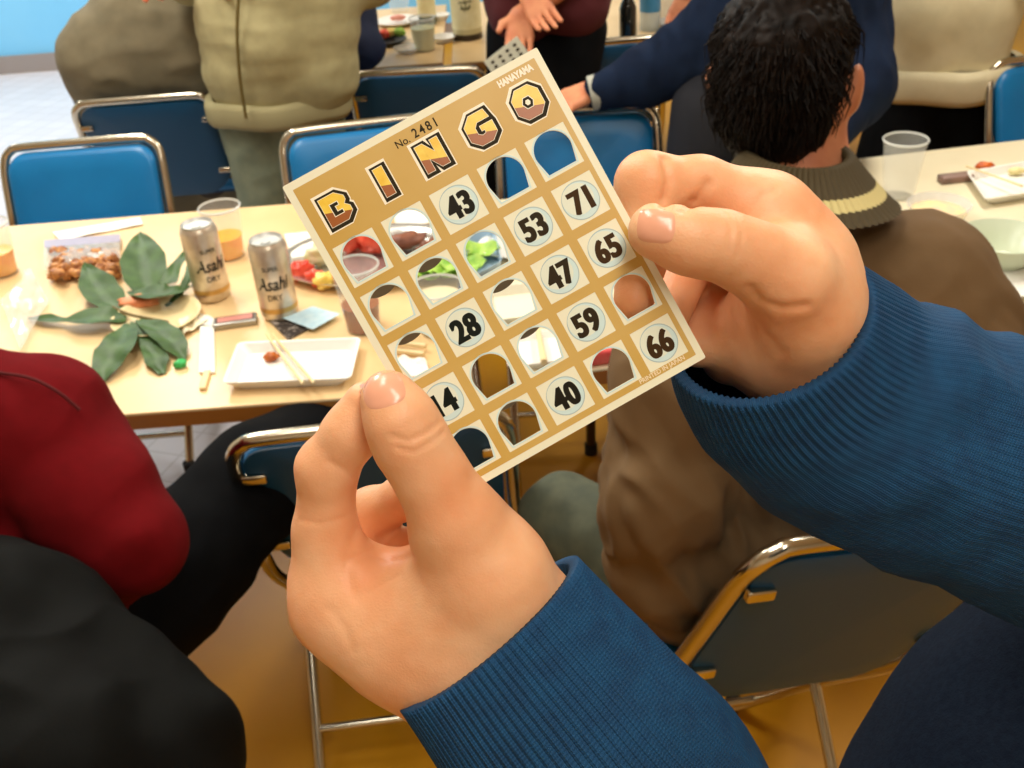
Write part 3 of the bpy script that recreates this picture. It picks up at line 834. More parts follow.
hr = [o for o in p7.children if o.name.startswith('hair')][0]
b_ = hair_strands(hr, (0, 0, 0), 'hair_tuft', q(0, -.024, .030)-off, np.array([.081, .099, .100]), M_hair, 5200, .050, 3, Rm, -.80, .0011, 1.7)
J = []
J.append(chain([(690, 268, 1.24, 50), (812, 280, 1.30, 50), (912, 275, 1.27, 60)]))
J.append(chain([(925, 285, 1.25, 62), (948, 340, 1.26, 62), (950, 430, 1.28, 60), (900, 500, 1.20, 46)]))
J.append(chain([(800, 312, 1.33, 70), (800, 400, 1.39, 118), (760, 520, 1.44, 92), (722, 585, 1.50, 62)]))
J.append(chain([(700, 300, 1.24, 70), (720, 400, 1.34, 88), (700, 500, 1.42, 75), (705, 585, 1.50, 48)]))
J.append(chain([(698, 270, 1.20, 52), (670, 380, 1.22, 50), (660, 490, 1.28, 50), (672, 560, 1.36, 44), (690, 600, 1.44, 34)]))
fj0 = wrinkle(.017, 8, (1, 1, .8), 3); fj1 = wrinkle(.012, 17, (1.3, 1.3, .45), 5)
def fj(p): return fj0(p)+fj1(Vector((p.x+.45*p.z, p.y, p.z)))
implicit('jacket', J, .005, M_brownj, p7, off, kin=.05, kout=.035, disp=lambda p: fj(p)*(0.25+.75*min(1, max(0, (1.08-p.z)*5))))
def rib_collar():
    b = MB(); n = 520; cs = []
    lo = (Pd(800, 204, 1.225), 94, .075); mid = (Pd(799, 184, 1.24), 76, .072); hi = (Pd(799, 150, 1.26), 50, .062)
    rows = []
    for t in np.linspace(0, 1, 20):
        def I(a, b_, c): return (1-t)*(1-2*t)*a+4*t*(1-t)*b_+t*(2*t-1)*c
        c = I(lo[0], mid[0], hi[0]); rx = I(lo[1], mid[1], hi[1])*1.28/FPX; ry = I(lo[2], mid[2], hi[2])*1.12
        ax = CR*.97+CU*.0; ax = ax/np.linalg.norm(ax); up = np.array([-.30, .05, 1]); ay = np.cross(up, ax); ay /= np.linalg.norm(ay)
        rows.append([c+ax*(rx+.0022*math.sin(66*a))*math.cos(a)+ay*(ry+.0022*math.sin(66*a))*math.sin(a) for a in [2*math.pi*k/n for k in range(n)]])
    c = rows[-1]; inner = [[p+(hi[0]-p)*.10+np.array([0, 0, dz]) for p in c] for dz in (-.002, -.03)]
    R = rows+inner
    me = bpy.data.meshes.new('collar'); b.loft(R)
    me.from_pydata([tuple(map(float, p-off)) for p in b.v], [], b.f); me.update()
    uv = me.uv_layers.new(name='UVMap')
    for poly in me.polygons:
        for li in poly.loop_indices:
            vi = me.loops[li].vertex_index; uv.data[li].uv = ((vi % n)/n, min(1, (vi//n)/19))
    m = mat('collar_rib', (70, 60, 34), .85, bump=0)
    nt = m.node_tree; N = nt.nodes; L = nt.links
    u = N.new('ShaderNodeUVMap'); sp = N.new('ShaderNodeSeparateXYZ'); L.new(u.outputs[0], sp.inputs[0])
    r = N.new('ShaderNodeValToRGB'); r.color_ramp.interpolation = 'CONSTANT'
    r.color_ramp.elements[0].position = 0; r.color_ramp.elements[0].color = s2l((72, 60, 34))+(1,)
    e = r.color_ramp.elements[1]; e.position = .38; e.color = s2l((205, 190, 130))+(1,)
    e = r.color_ramp.elements.new(.60); e.color = s2l((72, 60, 34))+(1,)
    L.new(sp.outputs[1], r.inputs[0]); L.new(r.outputs[0], N['Principled BSDF'].inputs['Base Color'])
    link('ribbed_collar', me, m, p7, True, 3)['label'] = 'dark ribbed collar with a cream stripe'
rib_collar()
M_olive = mat('grey_green_denim', (84, 88, 70), .85, c2=(70, 76, 62), nscale=30, bump=.3, bscale=600)
implicit('trousers', [chain([(735, 600, 1.54, 62), (660, 590, 1.56, 52), (600, 540, 1.60, 44), (562, 515, 1.64, 38), (572, 600, 1.80, 30), (590, 680, 1.92, 26)]),
                      chain([(790, 590, 1.56, 62), (800, 540, 1.62, 46), (805, 500, 1.78, 42), (815, 560, 1.95, 28)])], .007, M_olive, p7, off, kin=.03, disp=wrinkle(.005, 12, seed=2))
b = MB(); b.tube(cr([Pd(682, 607, 1.405), Pd(700, 622, 1.40), Pd(722, 632, 1.40), Pd(750, 636, 1.42)], 5), .007, 8); b.build('shirt_hem', mat('shirt_cream', (226, 214, 180), .8), p7, off)

# --- person in the red sweater, lower left
off = Pd(20, 520, 1.35)*np.array([1, 1, 0])
p1 = person(off, 'person in a maroon sweater seated at the lower left corner, arm bent')
M_red = mat('maroon_knit', (104, 9, 15), .95, spec=.15, c2=(98, 8, 13), nscale=60, bump=.35, bscale=700)
hc = Pd(-135, 225, 1.32); g, ears, q, Rm = head(p1, off, hc, 0, M_hair)
implicit('body', [(g, .03, .02), (ears[0], .01, .006), (ears[1], .01, .006), chain([(-128, 280, 1.33, 44), (-90, 400, 1.38, 50), (-20, 560, 1.45, 50)])], .006, M_skin2, p1, off)
implicit('hair', [[('e', q(0, -.022, .034), np.array([.088, .104, .100]), Rm)]], .006, M_hair, p1, off)
implicit('sweater', [chain([(-110, 400, 1.36, 60), (-40, 430, 1.36, 78), (35, 432, 1.36, 76)]), chain([(45, 440, 1.36, 74), (95, 500, 1.33, 62), (132, 542, 1.31, 47), (100, 580, 1.40, 36)]),
                     chain([(-30, 470, 1.38, 95), (20, 590, 1.44, 92), (40, 650, 1.48, 80)]), chain([(50, 520, 1.40, 70), (62, 620, 1.46, 66)])], .005, M_red, p1, off, kin=.03, kout=.025,
         disp=wrinkle(.006, 9, (1, 1, 1.4), 5))
b = MB(); b.tube(cr([Pd(*t) for t in [(-5, 372, 1.285), (30, 378, 1.275), (58, 392, 1.275), (80, 410, 1.285)]], 5), .0022, 6); b.build('shoulder_seam', mat('maroon_seam', (84, 10, 12), .9), p1, off)
M_blk = mat('black_trousers', (9, 10, 12), .9, spec=.1, c2=(13, 14, 16), nscale=20, bump=.3, bscale=500)
implicit('trousers', [chain([(90, 640, 1.50, 75), (185, 560, 1.58, 62), (262, 478, 1.68, 54), (322, 442, 1.80, 46), (330, 560, 2.0, 30)]), chain([(60, 660, 1.52, 60), (160, 600, 1.58, 52), (225, 520, 1.68, 40), (300, 440, 1.86, 44)])], .007, M_blk, p1, off, kin=.03, kout=.03, disp=wrinkle(.006, 10, seed=8))
# black coat over the chair
cy0 = Pd(60, 720, 1.2)
coat, _ = implicit('coat', [chain([(-40, 600, 1.22, 62), (20, 622, 1.20, 68), (75, 672, 1.19, 62), (120, 722, 1.18, 60)]), chain([(-20, 720, 1.16, 110), (60, 760, 1.15, 105), (140, 800, 1.17, 88)]),
                           chain([(110, 690, 1.19, 62), (168, 742, 1.19, 60), (176, 830, 1.20, 58)]), chain([(0, 800, 1.16, 120), (120, 880, 1.18, 110)])], .005,
                   mat('black_nylon', (7, 8, 7), .75, spec=.15, c2=(11, 13, 12), nscale=12, bump=.25, bscale=300), None, (0, 0, 0), kin=.03, kout=.02, disp=wrinkle(.016, 9, (1, 1, .7), 6))
tag(coat, 'black coat with soft folds draped over a chair, bottom left corner', 'coat')

# --- standing person in the olive hoodie
off = Pd(280, 60, 3.05)*np.array([1, 1, 0])
p3 = person(off, 'standing person in pale olive zip hoodie and grey green jeans, hands at chest')
M_hood = mat('olive_fleece', (172, 164, 122), .9, c2=(160, 152, 112), nscale=25, bump=.3, bscale=400)
M_jean = mat('grey_green_jeans', (134, 142, 118), .85, c2=(118, 128, 108), nscale=22, bump=.3, bscale=500)
hx = Pd(283, -160, 2.95); g, ears, q, Rm = head(p3, off, hx, math.pi, M_hair)
h1 = handprims(Pd(262, -24, 2.78), Pd(205, -4, 2.74)-Pd(262, -24, 2.78), -CF, .16, 1.1, 1)
h2 = handprims(Pd(150, -26, 2.78), Pd(176, -6, 2.74)-Pd(150, -26, 2.78), -CF, .16, 1.1, -1)
implicit('body', [(g, .03, .02), (ears[0], .01, .006), (ears[1], .01, .006), chain([(283, -130, 2.98, 18), (280, -60, 3.0, 26), (277, 60, 3.04, 26)]), chain([(330, -60, 3.0, 18), (350, -10, 2.92, 16), (262, -24, 2.78, 10)]),
                  chain([(230, -60, 3.0, 18), (180, -30, 2.92, 14), (150, -26, 2.78, 10)])]+h1+h2, .0045, mat('skin_warm', (226, 128, 92), .5, c2=(216, 112, 80), nscale=20), p3, off)
implicit('hair', [[('e', q(0, -.022, .034), np.array([.088, .104, .100]), Rm)]], .008, M_hair, p3, off)
implicit('hoodie', [chain([Zv(246, -60, 3.0, 40), Zv(242, 20, 3.0, 42), Zv(250, 70, 3.0, 42), Zv(256, 92, 3.0, 36)]), chain([Zv(318, -60, 3.0, 40), Zv(314, 20, 3.0, 42), Zv(311, 70, 3.0, 44), Zv(306, 88, 3.0, 38)]),
                    chain([Zv(282, -40, 2.96, 44), Zv(278, 40, 2.96, 44), Zv(280, 84, 2.98, 38)]),
                    chain([(345, -70, 2.98, 28), (368, -26, 2.90, 30), (325, -8, 2.82, 24), (276, -20, 2.78, 16)]), chain([(220, -70, 2.98, 26), (188, -24, 2.90, 24), (158, -26, 2.80, 17)])],
         .007, M_hood, p3, off, kin=.04, kout=.03, disp=wrinkle(.006, 7, (.6, .6, 2.0), 9))
hem(p3, off, Py(280, 118, 2.98)+np.array([0, 0.02, 0]), .205, .135, .07, mat('olive_rib', (164, 156, 116), .9, bump=.4), 'hem_rib')
b = MB(); rr = []
b.tube(cr([Pd(*t) for t in [Zv(240, -20, 2.835, 0)[:3], Zv(237, 30, 2.835, 0)[:3], Zv(240, 80, 2.845, 0)[:3], Zv(246, 118, 2.845, 0)[:3]]], 5), .0045, 6); b.build('zip', mat('zip_brown', (112, 98, 52), .5, .4), p3, off)
b = MB(); b.tube(cr([Pd(*t) for t in [(286, 14, 2.835), (294, 32, 2.83), (308, 56, 2.835)]], 5), .004, 6); b.build('pocket_seam', mat('seam_olive', (120, 110, 70), .8), p3, off)
def leg(p, foot, r0, r1, r2):
    a, _ = pxr(p); f_ = np.array(foot, float); k = (a+f_)/2; k[1] -= .03
    return [('c', a, r0, k, r1), ('c', k, r1, f_, r2)]
implicit('jeans', [leg(Zv(256, 118, 3.02, 0), (-.72, 3.06, .07), .108, .075, .06), leg(Zv(306, 118, 3.02, 0), (-.50, 3.06, .07), .108, .075, .06)], .008, M_jean, p3, off, kin=.05, kout=.05, disp=wrinkle(.006, 9, seed=4))
def shoe(root, off, x, y, m=None, rz=0):
    b = MB(); b.ellipsoid((x, y-.03, .045), (.048, .13, .042), 14, 8, rz); b.build('shoe', m or mat('shoe_dark', (40, 38, 36), .6), root, off)
shoe(p3, off, -.74, 3.03); shoe(p3, off, -.50, 3.03)

# --- seated person in the grey brown jacket behind the left chairs
off = Pd(160, 60, 3.25)*np.array([1, 1, 0])
p2 = person(off, 'person in grey brown jacket sitting hunched with back turned, before the blue wall')
M_grey = mat('taupe_wool', (118, 108, 84), .9, c2=(106, 98, 76), nscale=16, bump=.3, bscale=300)
hx = Pd(190, -80, 3.25); g, ears, q, Rm = head(p2, off, hx, .5, M_hair)
implicit('body', [(g, .03, .02), chain([(188, -50, 3.28, 18), (180, 20, 3.3, 30), (180, 80, 3.34, 30)])], .008, M_skin2, p2, off)
implicit('hair', [[('e', q(0, -.022, .034), np.array([.088, .104, .100]), Rm)]], .008, M_hair, p2, off)
implicit('jacket', [chain([Zv(118, 62, 3.3, 54), Zv(160, 45, 3.34, 72), Zv(225, 40, 3.36, 74)]), chain([Zv(150, 70, 3.34, 60), Zv(160, 120, 3.36, 56), Zv(170, 180, 3.38, 50)]), chain([Zv(112, 64, 3.26, 50), Zv(112, 104, 3.26, 30), Zv(130, 130, 3.3, 26)]),
                    chain([Zv(225, 50, 3.36, 66), Zv(228, 130, 3.36, 46), Zv(228, 190, 3.38, 40)])], .008, M_grey, p2, off, kin=.05, kout=.04, disp=wrinkle(.006, 6, (1, 1, 2), 12))
implicit('trousers', [W((-1.12, 3.30, .47, .11), (-1.2, 3.72, .50, .08), (-1.2, 3.75, .06, .055)), W((-.92, 3.32, .47, .11), (-.95, 3.74, .50, .08), (-.95, 3.78, .06, .055))], .01, mat('dark_brown_trousers', (58, 48, 38), .85), p2, off, kin=.04)

# --- navy person at the far table
off = Pd(350, 20, 3.42)*np.array([1, 1, 0])
p3b = person(off, 'person in dark navy, mostly hidden behind the olive hoodie, at the far table')
M_nv = mat('navy_cloth', (20, 30, 56), .85, bump=.3, bscale=400)
implicit('jacket', [chain([(330, -30, 3.4, 40), (344, 10, 3.38, 26), (362, 46, 3.32, 18)]), chain([(318, -20, 3.45, 46), (330, 90, 3.48, 40)]), chain([(352, -20, 3.38, 18), (366, 48, 3.30, 16), (356, 62, 3.34, 14)])], .007, M_nv, p3b, off, kin=.04, disp=wrinkle(.004, 10))
hx = Pd(322, -130, 3.42); g, ears, q, Rm = head(p3b, off, hx, 0, M_hair)
implicit('body', [(g, .03, .02), chain([(322, -105, 3.42, 18), (322, -20, 3.44, 30), (325, 90, 3.48, 30)])], .009, M_skin2, p3b, off)
implicit('hair', [[('e', q(0, -.022, .034), np.array([.088, .104, .100]), Rm)]], .008, M_hair, p3b, off)
implicit('trousers', [leg((330, 95, 3.5, 0), (-.66, 3.7, .06), .10, .07, .05), leg((345, 95, 3.5, 0), (-.45, 3.62, .06), .10, .07, .05)], .01, M_nv, p3b, off, kin=.04)

# --- standing person in the maroon top with clasped hands and a white bingo card
off = Pd(548, 20, 3.2)*np.array([1, 1, 0])
p4 = person(off, 'standing person in dark maroon top and black trousers, hands clasped over a white card')
M_mar = mat('dark_maroon', (74, 18, 22), .9, bump=.3, bscale=400)
hx = Pd(550, -180, 3.15); g, ears, q, Rm = head(p4, off, hx, math.pi, M_hair)
ha = handprims(Pd(527, -10, 2.98), Pd(546, 22, 2.97)-Pd(527, -10, 2.98), -CF, .165, .55, 1)
hb = handprims(Pd(521, 14, 3.02), Pd(519, 44, 3.01)-Pd(521, 14, 3.02), -CF, .15, .6, -1)
implicit('body', [(g, .03, .02), (ears[0], .01, .006), (ears[1], .01, .006), chain([(550, -150, 3.17, 16), (550, -80, 3.2, 26), (548, 0, 3.24, 22)]), chain([(600, -80, 3.18, 16), (590, -30, 3.08, 14), (521, 14, 3.02, 9)]),
                  chain([(500, -80, 3.18, 16), (492, -40, 3.06, 14), (527, -10, 2.98, 9)])]+ha+hb, .0042, M_skin2, p4, off)
implicit('hair', [[('e', q(0, -.022, .034), np.array([.088, .104, .100]), Rm)]], .008, M_hair, p4, off)
implicit('top', [chain([(522, -90, 3.2, 36), (520, -10, 3.2, 34), (522, 12, 3.18, 33)]), chain([(574, -90, 3.2, 38), (574, -10, 3.2, 34), (572, 8, 3.18, 35)]), chain([(606, -90, 3.18, 24), (596, -36, 3.10, 22), (552, -10, 3.05, 15)]),
                 chain([(494, -90, 3.16, 22), (492, -44, 3.06, 20), (516, -22, 3.0, 14)])], .007, M_mar, p4, off, kin=.05, kout=.03, disp=wrinkle(.005, 9))
implicit('trousers', [leg((520, 30, 3.24, 0), (-.01, 3.22, .07), .105, .08, .06), leg((572, 30, 3.24, 0), (.14, 3.20, .07), .110, .08, .06)], .008, M_blk, p4, off, kin=.05, kout=.05)
shoe(p4, off, -.01, 3.18); shoe(p4, off, .14, 3.16)
def flatcard():
    a, b_, c, d = Pd(484, 62, 2.96), Pd(517, 36, 2.94), Pd(530, 62, 2.98), Pd(500, 84, 3.0)
    c = a+(b_-a)+(d-a); o = empty('bingo_card', (a+c)/2, 'small white bingo card with dark dots held by maroon top person', 'card'); oo = (a+c)/2
    n = np.cross(b_-a, d-a); n /= np.linalg.norm(n); n = n if n@CF < 0 else -n
    m = MB(); m.loft([[a, b_, c, d], [q-n*.0015 for q in (a, b_, c, d)]], True, True); m.build('card_body', mat('card_pale', (225, 226, 205), .6), o, oo, smooth=False)
    for i in range(4):
        for j in range(4):
            cc = a+(b_-a)*(.17+.22*i)+(d-a)*(.2+.2*j)+n*.0008
            e1 = (b_-a)/np.linalg.norm(b_-a)*.0055; e2 = (d-a)/np.linalg.norm(d-a)*.0045
            m = MB(); k = 10; m.add([cc+e1*math.cos(t*2*math.pi/k)+e2*math.sin(t*2*math.pi/k) for t in range(k)], [tuple(range(k))]); m.build('printed_dot', M_dark, o, oo)
flatcard()

# --- leaning person in navy with an arm reaching to the chair
off = Pd(760, 120, 2.6)*np.array([1, 1, 0])
p5 = person(off, 'person in navy sweater leaning in, arm stretched left to hold a chair top')
M_nv2 = mat('navy_sweater', (24, 36, 58), .9, spec=.1, c2=(20, 30, 50), nscale=20, bump=.3, bscale=400)
hd = handprims(Pd(590, 92, 2.66), Pd(560, 104, 2.63)-Pd(590, 92, 2.66), np.array([0, .25, -1]), .15, .8, 1)
hx = Pd(800, -110, 2.5); g, ears, q, Rm = head(p5, off, hx, 2.6, M_hair)
implicit('body', [(g, .03, .02), (ears[0], .01, .006), chain([(790, -80, 2.5, 20), (780, 10, 2.5, 40), (780, 70, 2.55, 30)]), chain([(730, 20, 2.45, 24), (650, 76, 2.6, 17), (590, 92, 2.66, 11.5)])]+hd, .0045, M_skin2, p5, off)
implicit('hair', [[('e', q(0, -.022, .034), np.array([.088, .104, .100]), Rm)]], .008, M_hair, p5, off)
implicit('sweater', [chain([(760, 10, 2.45, 60), (690, 55, 2.54, 34), (648, 76, 2.60, 27), (602, 91, 2.65, 18)]), chain([(800, 0, 2.45, 84), (790, 80, 2.5, 84)]), chain([(845, 20, 2.45, 42), (850, 84, 2.40, 40), (820, 130, 2.3, 30)])], .007, M_nv2, p5, off, kin=.04, kout=.04, disp=wrinkle(.006, 10, (2, 1, 1), 11))
b = MB(); a_, c_ = Pd(606, 90, 2.65), Pd(590, 94, 2.655); b.tube([a_, c_], [.047, .044], 20); b.build('shirt_cuff', mat('grey_cuff', (170, 172, 160), .85, bump=.3), p5, off)
implicit('trousers', [leg((720, 110, 2.55, 0), (.42, 2.52, .06), .12, .09, .06), leg((800, 110, 2.55, 0), (.68, 2.62, .06), .13, .09, .06)], .009, mat('charcoal_trousers', (26, 28, 36), .9), p5, off, kin=.05, kout=.05)

# --- standing person in the cream sweater
off = Pd(950, 40, 2.85)*np.array([1, 1, 0])
p6 = person(off, 'standing person in a cream white sweater and black trousers behind the right table')
M_crm = mat('cream_knit', (222, 212, 176), .9, c2=(214, 204, 168), nscale=20, bump=.3, bscale=350)
hx = Pd(960, -190, 2.85); g, ears, q, Rm = head(p6, off, hx, math.pi, M_hair)
implicit('body', [(g, .03, .02), chain([(958, -165, 2.86, 16), (955, -100, 2.87, 28), (950, 30, 2.9, 30)])], .009, M_skin2, p6, off)
implicit('hair', [[('e', q(0, -.022, .034), np.array([.088, .104, .100]), Rm)]], .008, M_hair, p6, off)
implicit('sweater', [chain([Zv(932, -110, 2.9, 44), Zv(926, 0, 2.9, 44), Zv(926, 62, 2.9, 40)]), chain([Zv(974, -110, 2.9, 44), Zv(972, 0, 2.9, 44), Zv(966, 58, 2.9, 40)]), chain([(1010, -100, 2.85, 24), (1044, -40, 2.8, 22), (1030, -20, 2.7, 16)])], .008, M_crm, p6, off, kin=.06, kout=.03, disp=wrinkle(.004, 8))
hem(p6, off, Py(947, 92, 2.9), .198, .135, .09, M_crm, 'hem')
implicit('trousers', [leg(Zv(914, 92, 2.92, 0), (1.02, 2.86, .07), .112, .09, .06), leg(Zv(966, 88, 2.92, 0), (1.26, 2.90, .07), .112, .09, .06)], .008, M_blk, p6, off, kin=.06, kout=.06)
shoe(p6, off, 1.02, 2.83); shoe(p6, off, 1.26, 2.87)

# --- hand of someone at the far table, top
off = Pd(690, -10, 3.3)*np.array([1, 1, 0])
p8 = person(off, 'person reaching down to the far table, only a hand in view at the top')
hh = handprims(Pd(688, -6, 3.42), Pd(678, 20, 3.44)-Pd(688, -6, 3.42), -CF, .15, .7, 1)
hx = Pd(790, -290, 3.7); g, ears, q, Rm = head(p8, off, hx, math.pi, M_hair)
implicit('body', hh+[chain([(688, -6, 3.42, 8), (720, -80, 3.5, 12), (760, -160, 3.62, 18), (790, -240, 3.7, 20)]), (g, .03, .02)], .005, M_skin2, p8, off)
implicit('sweater', [chain([(694, -20, 3.43, 14), (722, -80, 3.5, 20), (756, -170, 3.62, 30)]), chain([(760, -180, 3.66, 40), (810, -180, 3.72, 44), (800, -60, 3.75, 46)]), W((.95, 4.55, .9, .13), (.95, 4.55, .1, .09))], .009, M_nv, p8, off, kin=.04, kout=.04)

# ------------------------------------------------------------ things on the left table
TZ = .7
def T(px, py, h=0.): return P(px, py, TZ+h)
def can(px, py, label, ry):
    c = T(px, py); o = empty('drink_can', c, label, 'can', 'silver beer cans')
    R = .0355; Hh = .160
    b = MB(); b.lathe([(.0001, .006), (R-.012, .003), (R-.007, 0), (R-.003, .004), (R, .014), (R, Hh-.016), (R-.003, Hh-.008), (R-.006, Hh-.004)], c, 40)
    b.build('can_body', mat('can_silver', (226, 216, 200), .3, .6, c2=(200, 184, 158), nscale=30, bump=.05, bscale=60), o, c)
    b = MB(); b.lathe([(R-.006, Hh-.005), (R-.0045, Hh-.001), (R-.0055, Hh), (R-.008, Hh-.004), (R-.010, Hh-.006), (.0001, Hh-.006)], c, 40); lid = b.build('lid', mat('can_lid', (190, 192, 188), .45, .5), o, c)
    b = MB(); b.lathe([(.0001, Hh-.0055), (.009, Hh-.0055), (.009, Hh-.0035), (.0001, Hh-.0035)], (c[0], c[1]-.006, c[2]), 16); b.build('pull_tab', mat('can_lid', (0, 0, 0)), lid, c)
    vs, fs = textmesh('Asahi', .036, .0009, .74, shear=.25)
    fa = math.atan2(-c[1], -c[0])+ry
    def wrap(vs, zc, k=1.):
        out = []
        for x, y in vs:
            a = fa+x/R; out.append((c[0]+(R+.0004)*math.cos(a), c[1]+(R+.0004)*math.sin(a), c[2]+zc+y))
        return out
    b = MB(); b.add(wrap(vs, .082), fs); b.build('lettering', mat('can_black', (26, 28, 26), .4), o, c)
    vs, fs = textmesh('SUPER', .012, .0002, .9); b = MB(); b.add(wrap(vs, .112), fs); b.build('lettering', mat('can_black', (0, 0, 0)), o, c)
    vs, fs = textmesh('DRY', .016, .0003, .9); b = MB(); b.add(wrap(vs, .054), fs); b.build('lettering', mat('can_black', (0, 0, 0)), o, c)
    b = MB(); b.lathe([(R+.0003, .020), (R+.0003, .030)], c, 40); b.build('printed_band', mat('can_gold', (196, 160, 96), .35, .7), o, c)
can(214, 297, 'silver beer can standing left, behind its twin, next to the leaves', .25)
can(281, 315, 'silver beer can standing right, nearer the white paper tray', -.1)
def cup(px, py, label, rt=.044, rb=.031, h=.115, fill=0., fm=M_beer, group='clear plastic cups'):
    c = T(px, py); o = empty('plastic_cup', c, label, 'cup', group)
    b = MB(); b.lathe([(.0001, 0), (rb, 0), (rb+.001, .004), (rt-.001, h-.004), (rt-.0022, h-.004), (rb-.0005, .005), (.0001, .002)], c, 40); b.build('cup_wall', M_clear, o, c)
    b = MB(); b.lathe([(rt-.0025, h-.003), (rt, h-.004), (rt+.001, h-.001), (rt-.001, h+.001), (rt-.0025, h-.003)], c, 40); b.build('rim', mat('cup_rim', (236, 240, 236), .2, alpha=.75), o, c)
    if fill:
        r1 = rb+(rt-rb)*fill-.0015; b = MB(); b.lathe([(.0001, .003), (rb-.0015, .003), (r1, h*fill), (.0001, h*fill)], c, 36); b.build('drink', fm, o, c)
    return o
cup(3, 273, 'clear cup with amber drink at the left edge of the table', fill=.45)
cup(230, 256, 'clear cup half full of beer behind the two cans', fill=.42)
cup(364, 328, 'clear cup of dark tea just behind the left edge of the bingo card', fill=.4, fm=mat('tea', (150, 74, 14), .1, spec=.7), h=.13)
cup(441, 330, 'clear cup holding pale milky drink seen through the card holes', fill=.75, fm=mat('milky', (226, 214, 176), .4), rt=.05, rb=.036, h=.09)
# leaves
def leafmesh(pts, ws, sag=.25, th=.0008, n=7):
    """pts: (px, py, height) along the midrib; ws: half width in m"""
    c = np.array(cr([P(x, y, TZ+h) for x, y, h in pts], 6)); w_ = np.interp(np.linspace(0, 1, len(c)), np.linspace(0, 1, len(ws)), ws); top = []
    for i in range(len(c)):
        t = c[min(i+1, len(c)-1)]-c[max(i-1, 0)]; t /= np.linalg.norm(t); s = np.cross(t, [0, 0, 1.]); s /= np.linalg.norm(s)+1e-9; u = np.cross(s, t)
        top.append([c[i]+s*w_[i]*k+u*abs(k)*w_[i]*sag+u*.0015*math.sin(i*1.1+k*3) for k in np.linspace(-1, 1, n)])
    b = MB(); r = []
    for row in top: r.append(row+[p-np.array([0, 0, th]) for p in reversed(row)])
    b.loft(r, True, True); return b
M_leaf = mat('leaf_green', (46, 76, 26), .5, c2=(66, 98, 42), nscale=35, bump=.2, bscale=90, spec=.5)
c0 = T(125, 318); spray = empty('leaf_spray', c0, 'spray of large dark green leaves lying on the left table', 'leaves')
for pts, ws in [([(150, 300, .012), (146, 276, .03), (142, 250, .05), (140, 232, .06)], [.012, .042, .046, .028, .002]),
                ([(122, 312, .01), (104, 296, .02), (92, 276, .035), (84, 262, .045)], [.014, .036, .036, .018, .001]),
                ([(126, 320, .01), (100, 318, .02), (64, 320, .015), (28, 318, .005)], [.010, .026, .034, .030, .008, .016, .002]),
                ([(130, 324, .01), (120, 344, .022), (109, 364, .012), (100, 386, .003)], [.010, .030, .036, .026, .001]),
                ([(134, 322, .01), (146, 340, .012), (156, 358, .008), (162, 374, .003)], [.008, .014, .018, .022, .006]),
                ([(138, 320, .012), (158, 330, .02), (174, 344, .015), (184, 360, .003)], [.006, .022, .026, .022, .004]),
                ([(128, 292, .02), (150, 294, .03), (172, 292, .03), (192, 286, .02)], [.003, .026, .034, .022, .004]),
                ([(168, 284, .03), (178, 264, .045), (190, 248, .055)], [.020, .014, .010, .004]),
                ([(166, 306, .008), (178, 296, .02), (190, 276, .045), (194, 256, .055)], [.006, .008, .010, .012, .008])]:
    leafmesh(pts, ws).build('leaf', M_leaf, spray, c0)
b = MB(); b.tube(cr([T(110, 306, .012), T(128, 314, .018), T(146, 318, .012), T(168, 322, .006)], 4), .003, 8); b.build('stem', mat('stem_brown', (110, 92, 44), .6), spray, c0)
def plate_round(px, py, rx, label, m=M_white, h=.016, ry=None, name='plate', cat='plate', grp=None, rz=0, base=.62):
    c = T(px, py); ry = ry or rx; o = MB(); n = 56
    prof = [(0.0001, .0), (base, .0), (.9, h*.7), (1.0, h), (1.0, h+.0015), (.96, h+.001), (.88, h*.75), (base-.02, .003), (.0001, .003)]
    ca, sa = math.cos(rz), math.sin(rz)
    o.loft([[(c[0]+r*rx*math.cos(a)*ca-r*ry*math.sin(a)*sa, c[1]+r*rx*math.cos(a)*sa+r*ry*math.sin(a)*ca, c[2]+z) for a in [2*math.pi*k/n for k in range(n)]] for r, z in prof])
    e = o.build(name, m, None, (0, 0, 0)); tag(e, label, cat, grp); return c
plate_round(158, 322, .085, 'cream saucer under the green leaves, its rim showing at right', mat('cream_plate', (232, 212, 160), .35))
def blob(px, py, r, m, name, label, cat, h=None, hz=0., grp=None, nz=.35, seed=0, rz=0):
    c = T(px, py, hz); b = MB(); z = r[2]; b.ellipsoid((c[0], c[1], c[2]+z*.85), r, 18, 12, rz, nz, seed); o = b.build(name, m, None, ang=3); return tag(o, label, cat, grp)
blob(140, 306, (.040, .02, .012), mat('salmon', (228, 130, 84), .45, c2=(236, 160, 116), nscale=40), 'salmon_slice', 'orange salmon slice beneath the leaves', 'food', hz=.004, seed=4)
blob(181, 367, (.012, .010, .008), mat('green_film', (60, 190, 100), .3, spec=.7), 'plastic_film', 'bright green scrap of film at the tip of a leaf', 'wrapper', seed=5)
